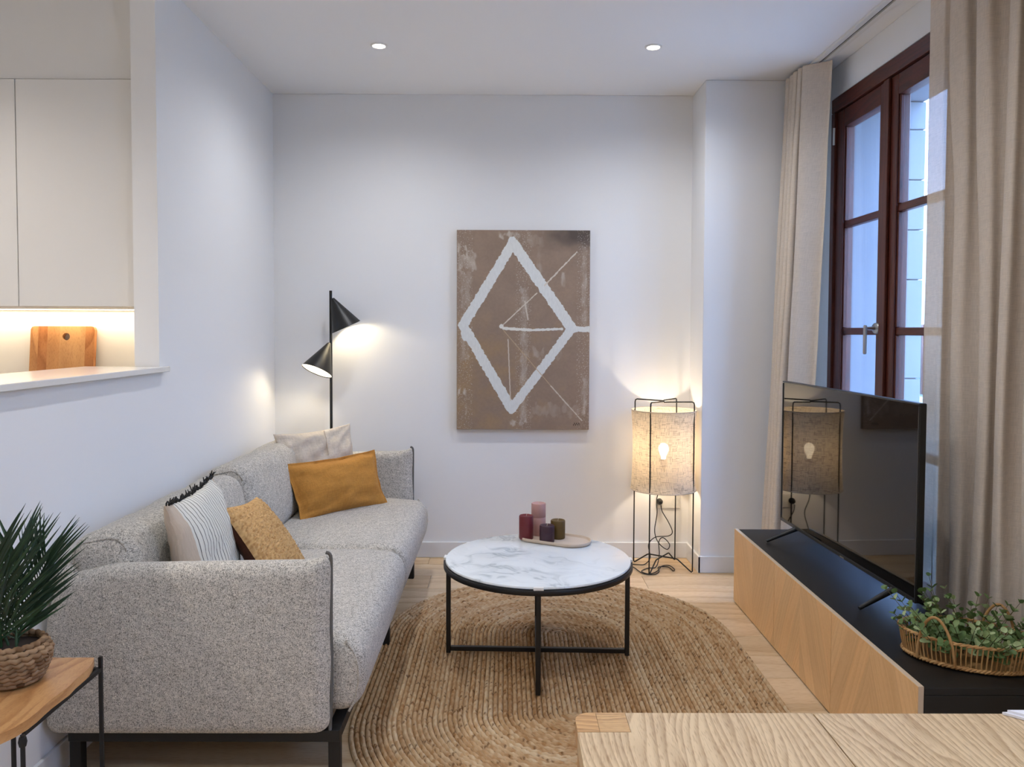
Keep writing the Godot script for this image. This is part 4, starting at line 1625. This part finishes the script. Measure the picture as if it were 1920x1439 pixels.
# ---------------------------------------------------------------- painting
func build_painting() -> void:
	var a := fresh_noise(601, 1.0, 3)
	var b := fresh_noise(602, 1.0, 3)
	var seg := func(p: Vector2, s: Vector2, e: Vector2) -> float:
		var q := e - s
		var k := clampf((p - s).dot(q) / q.dot(q), 0, 1)
		return p.distance_to(s + q * k)
	var W := 480
	var H := 720
	# places in the picture: x across 0..1, y down 0..1.5
	var top := Vector2(0.413, 0.105)
	var lef := Vector2(0.045, 0.715)
	var bot := Vector2(0.413, 1.345)
	var rig := Vector2(0.865, 0.735)
	var tex := picture(W, H, func(x: int, y: int) -> Color:
		var p := Vector2(x / float(W), y / float(W))
		var n1 := a.get_noise_2d(p.x * 5.0, p.y * 5.0)
		var n2 := b.get_noise_2d(p.x * 30.0, p.y * 30.0)
		var c := Color(0.58, 0.495, 0.425).lerp(Color(0.60, 0.49, 0.36), clampf(0.5 - p.x * 0.8 + n1 * 0.6, 0, 1) * smoothstep(0.5, 0.9, p.y))
		c = c * (1.0 + 0.05 * n1 + 0.03 * n2)
		# scraped pale patches with ragged outlines
		var pale := Color(0.74, 0.69, 0.635)
		var k := 0.0
		var rag := b.get_noise_2d(p.x * 16.0, p.y * 9.0) * 0.05
		for r in [[0.0, 0.09, 0.08, 0.16, 0.8], [0.0, 0.16, 0.15, 0.30, 0.6], [0.02, 0.30, 0.11, 0.60, 0.3], [0.31, 0.0, 0.48, 0.06, 0.7], [0.48, 0.02, 0.66, 0.12, 0.25], [0.47, 0.42, 0.54, 1.46, 0.42], [0.60, 0.1, 0.64, 0.35, 0.3], [0.78, 0.3, 0.82, 0.42, 0.5], [0.93, 0.1, 0.985, 0.75, 0.4], [0.94, 1.08, 0.99, 1.40, 0.55], [0.0, 1.19, 0.07, 1.235, 0.85], [0.06, 1.24, 0.085, 1.38, 0.7], [0.40, 1.42, 0.56, 1.46, 0.7], [0.56, 0.88, 0.66, 0.96, 0.35], [0.74, 0.9, 0.8, 0.98, 0.35], [0.55, 1.30, 0.93, 1.40, 0.25], [0.02, 0.62, 0.10, 0.98, 0.35]]:
			var inx := minf(p.x - r[0], r[2] - p.x) + rag * 0.35
			var iny := minf(p.y - r[1], r[3] - p.y) + rag
			if minf(inx, iny) > 0.0:
				k = maxf(k, r[4] * smoothstep(0.0, 0.02, minf(inx, iny)) * (1.0 + 1.1 * b.get_noise_2d(p.x * 22.0, p.y * 7.0)))
		c = c.lerp(pale, clampf(k, 0, 1))
		# smoky dark paint in the upper corner
		var dk := smoothstep(0.55, 0.9, p.x) * (1.0 - smoothstep(0.02, 0.19, p.y + 0.05 * n1)) * (0.95 + 0.6 * n1)
		c = c.lerp(Color(0.30, 0.265, 0.245), clampf(dk, 0, 0.85))
		# spatter and fine canvas lines
		if b.get_noise_2d(p.x * 75.0, p.y * 75.0) > 0.42 and (p.x < 0.12 or p.x > 0.9 or absf(p.x - 0.5) < 0.06):
			c = c.lerp(Color(0.83, 0.80, 0.76), 0.7)
		# the white strokes
		var wn := b.get_noise_2d(p.x * 24.0, p.y * 24.0) * 0.008
		var white := Color(0.86, 0.865, 0.85) * (1.0 + 0.03 * b.get_noise_2d(p.x * 60.0, p.y * 20.0))
		for s in [[top, lef, 0.037], [lef, bot, 0.037], [bot, rig, 0.033], [rig, top + Vector2(0.015, 0.0), 0.040], [rig, Vector2(1.02, 0.742), 0.021], [top + Vector2(0, -0.03), top + Vector2(0, 0.02), 0.03], [lef, lef + Vector2(0.02, 0.09), 0.028], [bot, bot + Vector2(0, 0.015), 0.022]]:
			if seg.call(p, s[0], s[1]) < s[2] + wn:
				c = white
		if seg.call(p, Vector2(0.35, 0.735), Vector2(0.56, 0.748)) < 0.011 + wn * 0.5 or seg.call(p, Vector2(0.56, 0.748), Vector2(0.79, 0.738)) < 0.009 + wn * 0.5 or p.distance_to(Vector2(0.335, 0.72)) < 0.017:
			c = Color(0.87, 0.86, 0.83)
		if seg.call(p, Vector2(0.345, 0.71), Vector2(0.60, 0.47)) < 0.0042 + wn * 0.3 or seg.call(p, Vector2(0.66, 0.41), Vector2(0.90, 0.16)) < 0.0055 + wn * 0.6:
			c = c.lerp(Color(0.84, 0.80, 0.74), 0.9)
		if seg.call(p, Vector2(0.35, 0.75), Vector2(0.72, 1.18)) < 0.0028:
			c = c.lerp(Color(0.75, 0.65, 0.52), 0.8)
		if seg.call(p, Vector2(0.71, 1.17), Vector2(0.945, 1.43)) < 0.0045 + wn * 0.4 or seg.call(p, Vector2(0.385, 0.82), Vector2(0.405, 1.28)) < 0.0042 or seg.call(p, Vector2(0.51, 0.53), Vector2(0.535, 0.67)) < 0.005:
			c = c.lerp(Color(0.82, 0.78, 0.72), 0.85)
		if p.x > 0.88 and p.x < 0.93 and absf(p.y - 1.458 - 0.008 * sin(p.x * 400.0)) < 0.004:
			c = Color(0.25, 0.2, 0.17)
		return c)
	var x0 := -0.287
	var x1 := 0.518
	var y0 := 0.795
	var y1 := 2.003
	var t := thing("painting", "canvas painting of a white diamond on taupe on the back wall", "painting", V(0.115, 1.4, BACK))
	var body := obj("canvas_edge", boxes([[V(x0, y0, BACK - 0.034), V(x1, y1, BACK - 0.001)]], 0.002), std(Color(0.50, 0.42, 0.355), 0.85), t)
	body.name = "canvas_edge"
	var g := G.new()
	var q := []
	for p in [[0, 1], [1, 1], [1, 0], [0, 0]]:
		q.append(g.vert(V(lerpf(x0 + 0.001, x1 - 0.001, p[0]), lerpf(y1 - 0.001, y0 + 0.001, p[1]), BACK - 0.0348), Vector3(0, 0, 1), Vector2(p[0], p[1])))
	g.quad(q[0], q[1], q[2], q[3])
	var m := textured(tex, Vector3(1, 1, 1), 0.8)
	m.texture_repeat = false
	m.heightmap_enabled = true
	m.heightmap_texture = tex
	m.heightmap_scale = 0.2
	obj("painted_face", g, m, t)

# ---------------------------------------------------------------- side table and palm
func build_side_table() -> void:
	var xr := -1.030
	var xl := -1.385
	var dn := 1.62
	var df := 2.01
	var top := 0.552
	var t := thing("side_table", "small side table with a live edge wooden top on black metal legs beside the sofa", "table", V(-1.2, 0, 1.82))
	var nz := fresh_noise(701, 1.0, 2)
	var poly := PackedVector2Array()
	# outline in (x, depth)
	for k in 13:
		var s := k / 12.0
		poly.append(Vector2(xr + 0.008 * nz.get_noise_1d(s * 5.0) - (0.026 * smoothstep(0.84, 1.0, s)) - 0.022 * smoothstep(0.85, 1.0, 1.0 - s), lerpf(dn, df, s)))
	for k in range(1, 8):
		var s := k / 8.0
		poly.append(Vector2(lerpf(xr - 0.026, xl, s), df + 0.004 * nz.get_noise_1d(s * 4 + 9)))
	poly.append(Vector2(xl, df))
	poly.append(Vector2(xl, dn))
	var up := Transform3D(Basis(Vector3(1, 0, 0), Vector3(0, 0, -1), Vector3(0, 1, 0)), Vector3.ZERO)
	var g := G.new()
	g.prism(poly, top - 0.022, top, up, true, Vector2.ZERO, true)
	obj("table_top", g, M.side_top, t)
	for p in [[xr - 0.006, df - 0.004, 1], [xl + 0.02, df - 0.004, 1], [xr + 0.001, dn + 0.045, 0], [xl + 0.02, dn + 0.045, 0]]:
		g = G.new()
		if p[2] == 1:
			g.box(V(p[0], (top + 0.004) / 2, p[1]), Vector3(0.009, top + 0.004, 0.009), 0.001)
		else:
			g.tube([V(p[0], 0.0, p[1]), V(p[0], top - 0.023, p[1])], 0.005, 8)
			g.tube([V(p[0] - 0.022, 0.0, p[1] + 0.004), V(p[0] - 0.022, top - 0.023, p[1] + 0.004)], 0.005, 8)
		obj("leg", g, M.black_soft, t)
	g = G.new()
	g.lathe([Vector2(0, -0.012), Vector2(0.007, -0.01), Vector2(0.009, 0.0), Vector2(0.007, 0.01), Vector2(0, 0.012)], 12, Transform3D(Basis.IDENTITY, V(xr + 0.001, top - 0.038, dn + 0.045)))
	obj("clamp", g, M.black_soft, t)
	g = G.new()
	g.slab(V(xr - 0.011, top - 0.034, dn + 0.06), V(xr - 0.002, top - 0.0225, df - 0.002), 0.001)
	g.slab(V(xl + 0.01, top - 0.034, df - 0.014), V(xr - 0.002, top - 0.0225, df - 0.004), 0.001)
	obj("support_rail", g, M.black_soft, t)

func build_palm() -> void:
	var cx := -1.172
	var cd := 1.870
	var y0 := 0.5525
	var pot := thing("woven_pot", "round seagrass basket pot holding the palm on the side table", "pot", V(cx, y0, cd))
	# coiled courses of wicker
	var rows := 9
	for k in rows:
		var s := (k + 0.5) / rows
		var r := 0.048 + 0.024 * sin(PI * minf(0.5, s * 0.62 + 0.04)) + 0.004 - 0.014 * smoothstep(0.7, 1.0, s)
		var y := y0 + 0.006 + 0.096 * s
		var pts := []
		var seg := 84
		for q in seg:
			var a := TAU * q / seg
			var ph := sin(q * 0.5 * PI + k * PI * 0.5) * 0.0028
			pts.append(V(cx + cos(a) * (r + ph), y + 0.0015 * sin(q * 0.5 * PI + k), cd + sin(a) * (r + ph)))
		var g := G.new()
		g.tube(pts, 0.0068, 6, -1.0, true)
		for q in g.v.size():
			var h := hash01(q / 12, k, 71)
			g.c[q] = Color(0.56, 0.44, 0.33).srgb_to_linear().lerp(Color(0.36, 0.26, 0.18).srgb_to_linear(), h).lerp(Color(0.72, 0.60, 0.47).srgb_to_linear(), 0.6 * hash01(q / 18, k, 72))
		obj("wicker_course", g, M.jute, pot)
	var gi := G.new()
	gi.lathe([Vector2(0.0, 0.004), Vector2(0.052, 0.004), Vector2(0.064, 0.03), Vector2(0.060, 0.086), Vector2(0.0, 0.088)], 32, Transform3D(Basis.IDENTITY, V(cx, y0, cd)))
	obj("soil", gi, std(Color(0.16, 0.11, 0.07), 0.95), pot)
	# the palm itself
	var palm := thing("potted_palm", "small dark green feathery palm in the woven pot", "plant", V(cx, y0 + 0.10, cd))
	# one leaflet: folded narrow blade along +y
	var lg := G.new()
	for side in [-1.0, 1.0]:
		var r1 := []
		var prev := []
		for k in 9:
			var s := k / 8.0
			var w := 0.0043 * pow(sin(PI * clampf(s * 0.93 + 0.06, 0, 1)), 0.75) * (1.0 - 0.35 * s)
			r1.append(PackedVector3Array([Vector3(0, s, -0.02 * s * s), Vector3(side * w, s, -0.02 * s * s + w * 0.35)]))
		lg.grid(r1, [])
	var leaf_mesh := lg.mesh()
	var fronds := [
		[V(0.00, 1.0, -0.06), 0.240, 0.160, 0.0],
		[V(-0.34, 1.0, 0.04), 0.225, 0.150, 0.5],
		[V(0.12, 1.0, 0.22), 0.215, 0.150, 0.25],
		[V(-0.18, 1.0, 0.30), 0.235, 0.150, -0.35],
	]
	for fi in fronds.size():
		var fr: Array = fronds[fi]
		var dirv: Vector3 = fr[0].normalized()
		var L: float = fr[1]
		var base := V(cx + 0.012 * (fi - 2), y0 + 0.084, cd + 0.01 * (fi % 3 - 1))
		var pts := []
		for k in 9:
			var s := k / 8.0
			pts.append(base + dirv * L * s + Vector3(dirv.x, -0.25, dirv.z) * 0.10 * s * s)
		var g := G.new()
		g.tube(pts, 0.0034, 6, 0.001)
		var frond := obj("frond", g, M.palm_light, palm)
		var flat := Vector3(cos(fr[3]), 0, sin(fr[3]))
		var side_v := flat - dirv * flat.dot(dirv)
		side_v = side_v.normalized()
		var nrm := side_v.cross(dirv).normalized()
		var cnt := 21
		for k in cnt:
			var s := 0.10 + 0.9 * k / (cnt - 1.0)
			var fi2 := s * 8.0
			var i0 := mini(int(fi2), 7)
			var p: Vector3 = pts[i0].lerp(pts[i0 + 1], fi2 - i0)
			for sd in [-1.0, 1.0]:
				var open := lerpf(0.98, 0.42, s) + rng.randf_range(-0.06, 0.06)
				var dv: Vector3 = (dirv * cos(open) + side_v * sd * sin(open) + nrm * rng.randf_range(-0.05, 0.16)).normalized()
				var len: float = fr[2] * (0.62 + 0.55 * sin(PI * (0.12 + 0.72 * s))) * rng.randf_range(0.92, 1.08)
				var xx := dv.cross(nrm).normalized()
				var zz := xx.cross(dv).normalized()
				var tf := Transform3D(Basis(xx * 1.0, dv * len, zz * 1.0), p)
				piece("leaflet", leaf_mesh, M.palm if rng.randf() < 0.75 else M.palm_light, tf, frond)

# ---------------------------------------------------------------- planter on the cabinet
func build_planter() -> void:
	var cx := 1.452
	var cd := 2.43
	var y0 := 0.3765
	var ax := 0.190
	var az := 0.125
	var turn := deg_to_rad(-25.0)
	var oval := func(a: float, k: float, y: float) -> Vector3:
		var p := Vector2(cos(a) * ax * k, sin(a) * az * k).rotated(turn)
		return V(cx + p.x, y, cd + p.y)
	var b := thing("wicker_basket", "low oval rattan basket with loop handles on the near end of the media cabinet", "basket", V(cx, y0, cd))
	var paint := func(g: G, sd: int) -> G:
		for q in g.v.size():
			g.c[q] = Color(0.78, 0.62, 0.41).srgb_to_linear().lerp(Color(0.58, 0.40, 0.22).srgb_to_linear(), hash01(q / 14, sd, 81) * 0.9)
		return g
	var hgt := 0.083
	var ring := func(k: float, y: float, tw: float, ph: float) -> Array:
		var o := []
		for s in 120:
			var a := TAU * s / 120.0
			o.append(oval.call(a, k + tw * cos(a * 30.0 + ph), y + tw * 0.12 * sin(a * 30.0 + ph)))
		return o
	for q in 3:
		var g := G.new()
		g.tube(ring.call(0.93, y0 + 0.009, 0.035, q * TAU / 3), 0.0042, 6, -1.0, true)
		obj("base_braid", paint.call(g, q), M.straw, b)
	for q in 2:
		var g := G.new()
		g.tube(ring.call(1.0, y0 + hgt, 0.022, q * PI), 0.0036, 6, -1.0, true)
		obj("rim_braid", paint.call(g, 10 + q), M.straw, b)
	for k in 84:
		var a := TAU * k / 84.0
		var g := G.new()
		g.tube([oval.call(a, 0.93, y0 + 0.006), oval.call(a, 0.975, y0 + 0.045), oval.call(a + 0.01, 1.0, y0 + hgt)], 0.0023, 5)
		obj("stake", paint.call(g, 20 + k), M.straw, b)
	var gb := G.new()
	var rows := []
	for q in [0.0, 0.5, 0.92]:
		var row := PackedVector3Array()
		for s in 48:
			row.append(oval.call(TAU * s / 48.0, q, y0 + 0.006))
		rows.append(row)
	gb.grid(rows, [], true)
	obj("base", paint.call(gb, 5), M.straw, b)
	# loop handles on both long sides
	for h in [-2.1, 1.04]:
		var ha: float = h
		var pts := []
		for k in 15:
			var s := k / 14.0
			var an := ha + (s - 0.5) * 0.62
			pts.append(oval.call(an, 1.02, y0 + 0.012 + (hgt + 0.056) * pow(sin(PI * s), 0.55)))
		var g := G.new()
		g.tube(pts, 0.0045, 8)
		obj("handle", paint.call(g, 30), M.straw, b)
	# eucalyptus: stems with paired round leaves
	var plant := thing("eucalyptus_plant", "bushy green eucalyptus with small round leaves filling the rattan basket", "plant", V(cx, y0 + 0.02, cd))
	var meshes := []
	for q in 3:
		var g := G.new()
		var rw := []
		for a in 4:
			var row := PackedVector3Array()
			for s in 11:
				var an := TAU * s / 11.0
				var rr := a / 3.0
				var wid: float = [1.0, 0.82, 0.66][q]
				row.append(Vector3(cos(an) * rr * wid, 0.95 + sin(an) * rr, 0.22 * rr * rr + 0.1 * cos(2 * an) * rr))
			rw.append(row)
		g.grid(rw, [], true)
		meshes.append(g.mesh())
	var rest := G.new()
	var soft: PackedVector3Array = meshes[1].surface_get_arrays(0)[Mesh.ARRAY_VERTEX]
	var tris: PackedInt32Array = meshes[1].surface_get_arrays(0)[Mesh.ARRAY_INDEX]
	for k in 52:
		var a := rng.randf() * TAU
		var rad := sqrt(rng.randf()) * 0.82
		var root: Vector3 = oval.call(a, rad, y0 + 0.03)
		var outv: Vector3 = (oval.call(a, 1.0, 0.0) - oval.call(a, 0.0, 0.0)).normalized()
		var lean := 0.2 + 0.75 * rad
		var dirv := (Vector3.UP + outv * lean * 0.9 + Vector3(rng.randfn() * 0.12, 0, rng.randfn() * 0.12)).normalized()
		var L := rng.randf_range(0.085, 0.155) + (0.045 if k % 5 == 0 else 0.0)
		var pts := []
		for s in 6:
			pts.append(root + dirv * L * s / 5.0 + (outv * 0.02 - Vector3(0, 0.01, 0)) * pow(s / 5.0, 2.0))
		var g := G.new()
		g.tube(pts, 0.0016, 5, 0.0008)
		var stem := obj("stem", g, M.stem, plant)
		var pairs := 5
		for q in pairs * 2:
			var s := 0.16 + 0.84 * (q / 2) / (pairs - 1.0)
			var p: Vector3 = pts[mini(int(s * 5), 4)].lerp(pts[mini(int(s * 5), 4) + 1], s * 5 - mini(int(s * 5), 4))
			var an := (q / 2) * 1.45 + (q % 2) * PI + k
			var sv := dirv.cross(Vector3(0.3, 0.1, 0.9)).normalized().rotated(dirv, an)
			var size := lerpf(0.0180, 0.0090, s) * rng.randf_range(0.85, 1.2)
			var up := (sv + dirv * (0.35 + 0.5 * s)).normalized()
			var xx := up.cross(dirv).normalized()
			var zz := xx.cross(up).normalized()
			var tf := Transform3D(Basis(xx * size, up * size, zz * size), p)
			if k < 30:
				piece("leaf", meshes[q % 3], M.leafs[rng.randi() % 3], tf, stem)
			else:
				var f0 := rest.v.size()
				for e in soft:
					rest.vert(tf * e, zz, Vector2.ZERO)
				for e in range(0, tris.size(), 3):
					rest.tri(f0 + tris[e], f0 + tris[e + 1], f0 + tris[e + 2])
	var more := obj("small_leaves", rest, M.leafs[1], plant)
	more.set_meta("kind", "stuff")

# ---------------------------------------------------------------- dining table
func build_dining_table() -> void:
	var x0 := 0.121
	var gap := 0.527
	var far := 1.318
	var near := 0.45
	var top := 0.75
	var th := 0.034
	var t := thing("dining_table", "pale ash dining table with rounded corner and strong grain", "table", V(0.9, 0, 0.9))
	var up := Transform3D(Basis(Vector3(1, 0, 0), Vector3(0, 0, -1), Vector3(0, 1, 0)), Vector3.ZERO)
	var bw := 0.086
	var bd := 0.064
	var g := G.new()
	# first leaf with a notch for the corner block
	g.prism(PackedVector2Array([Vector2(x0, near), Vector2(gap - 0.0015, near), Vector2(gap - 0.0015, far), Vector2(x0 + bw + 0.0008, far), Vector2(x0 + bw + 0.0008, far - bd - 0.0008), Vector2(x0, far - bd - 0.0008)]), top - th, top, up, false, Vector2(0.2, 0.35), true)
	obj("tabletop_leaf", g, M.ash, t)
	g = G.new()
	g.prism(PackedVector2Array([Vector2(gap + 0.0015, near), Vector2(1.30, near), Vector2(1.30, far), Vector2(gap + 0.0015, far)]), top - th, top - 0.0006, up, false, Vector2(0.9, 0.05), true)
	obj("tabletop_leaf", g, M.ash, t)
	g = G.new()
	g.prism(PackedVector2Array([Vector2(1.303, near), Vector2(1.75, near), Vector2(1.75, far), Vector2(1.303, far)]), top - th, top, up, false, Vector2(0.5, 0.6), true)
	obj("tabletop_leaf", g, M.ash, t)
	# corner: head of the leg showing in the top, in two glued pieces
	var r := 0.026
	var poly := PackedVector2Array()
	for k in 9:
		var a := PI / 2 + PI / 2 * k / 8.0
		poly.append(Vector2(x0 + r + cos(a) * r, far - r + sin(a) * r))
	poly.append(Vector2(x0, far - bd))
	poly.append(Vector2(x0 + 0.036, far - bd))
	poly.append(Vector2(x0 + 0.036, far))
	g = G.new()
	g.prism(poly, top - th, top + 0.0004, up, true, Vector2(0.1, 0.8), false)
	obj("corner_block", g, M.ash_block, t)
	g = G.new()
	g.prism(PackedVector2Array([Vector2(x0 + 0.0366, far), Vector2(x0 + 0.0366, far - bd), Vector2(x0 + bw, far - bd), Vector2(x0 + bw, far)]), top - th, top + 0.0002, up, false, Vector2(0.6, 0.3), false)
	obj("corner_block", g, M.ash_end, t)
	for p in [[x0 + 0.036, far - 0.036], [1.71, far - 0.036], [x0 + 0.036, near + 0.036], [1.71, near + 0.036]]:
		g = G.new()
		g.box(V(p[0], (top - th) / 2 - 0.0005, p[1]), Vector3(0.062, top - th - 0.001, 0.062), 0.008, 1)
		obj("leg", g, M.ash_block, t)
	g = G.new()
	g.slab(V(x0 + 0.07, top - th - 0.08, far - 0.06), V(1.67, top - th - 0.001, far - 0.035), 0.003)
	g.slab(V(x0 + 0.07, top - th - 0.08, near + 0.035), V(1.67, top - th - 0.001, near + 0.06), 0.003)
	obj("apron", g, M.ash_block, t)
	# white napkin folded to a triangle, along the far edge
	var bk := thing("napkin", "white folded napkin lying at the far edge of the dining table", "napkin", V(0.98, top, 1.25))
	g = G.new()
	g.prism(PackedVector2Array([Vector2(0.848, far - 0.004), Vector2(1.10, far - 0.004), Vector2(1.10, far - 0.22)]), top + 0.0002, top + 0.0045, up)
	obj("cloth", g, std(Color(0.9, 0.89, 0.9), 0.8), bk)
	g = G.new()
	g.prism(PackedVector2Array([Vector2(0.856, far - 0.005), Vector2(1.095, far - 0.005), Vector2(1.095, far - 0.21)]), top + 0.0045, top + 0.0085, up)
	obj("upper_fold", g, std(Color(0.9, 0.89, 0.9), 0.8), bk)
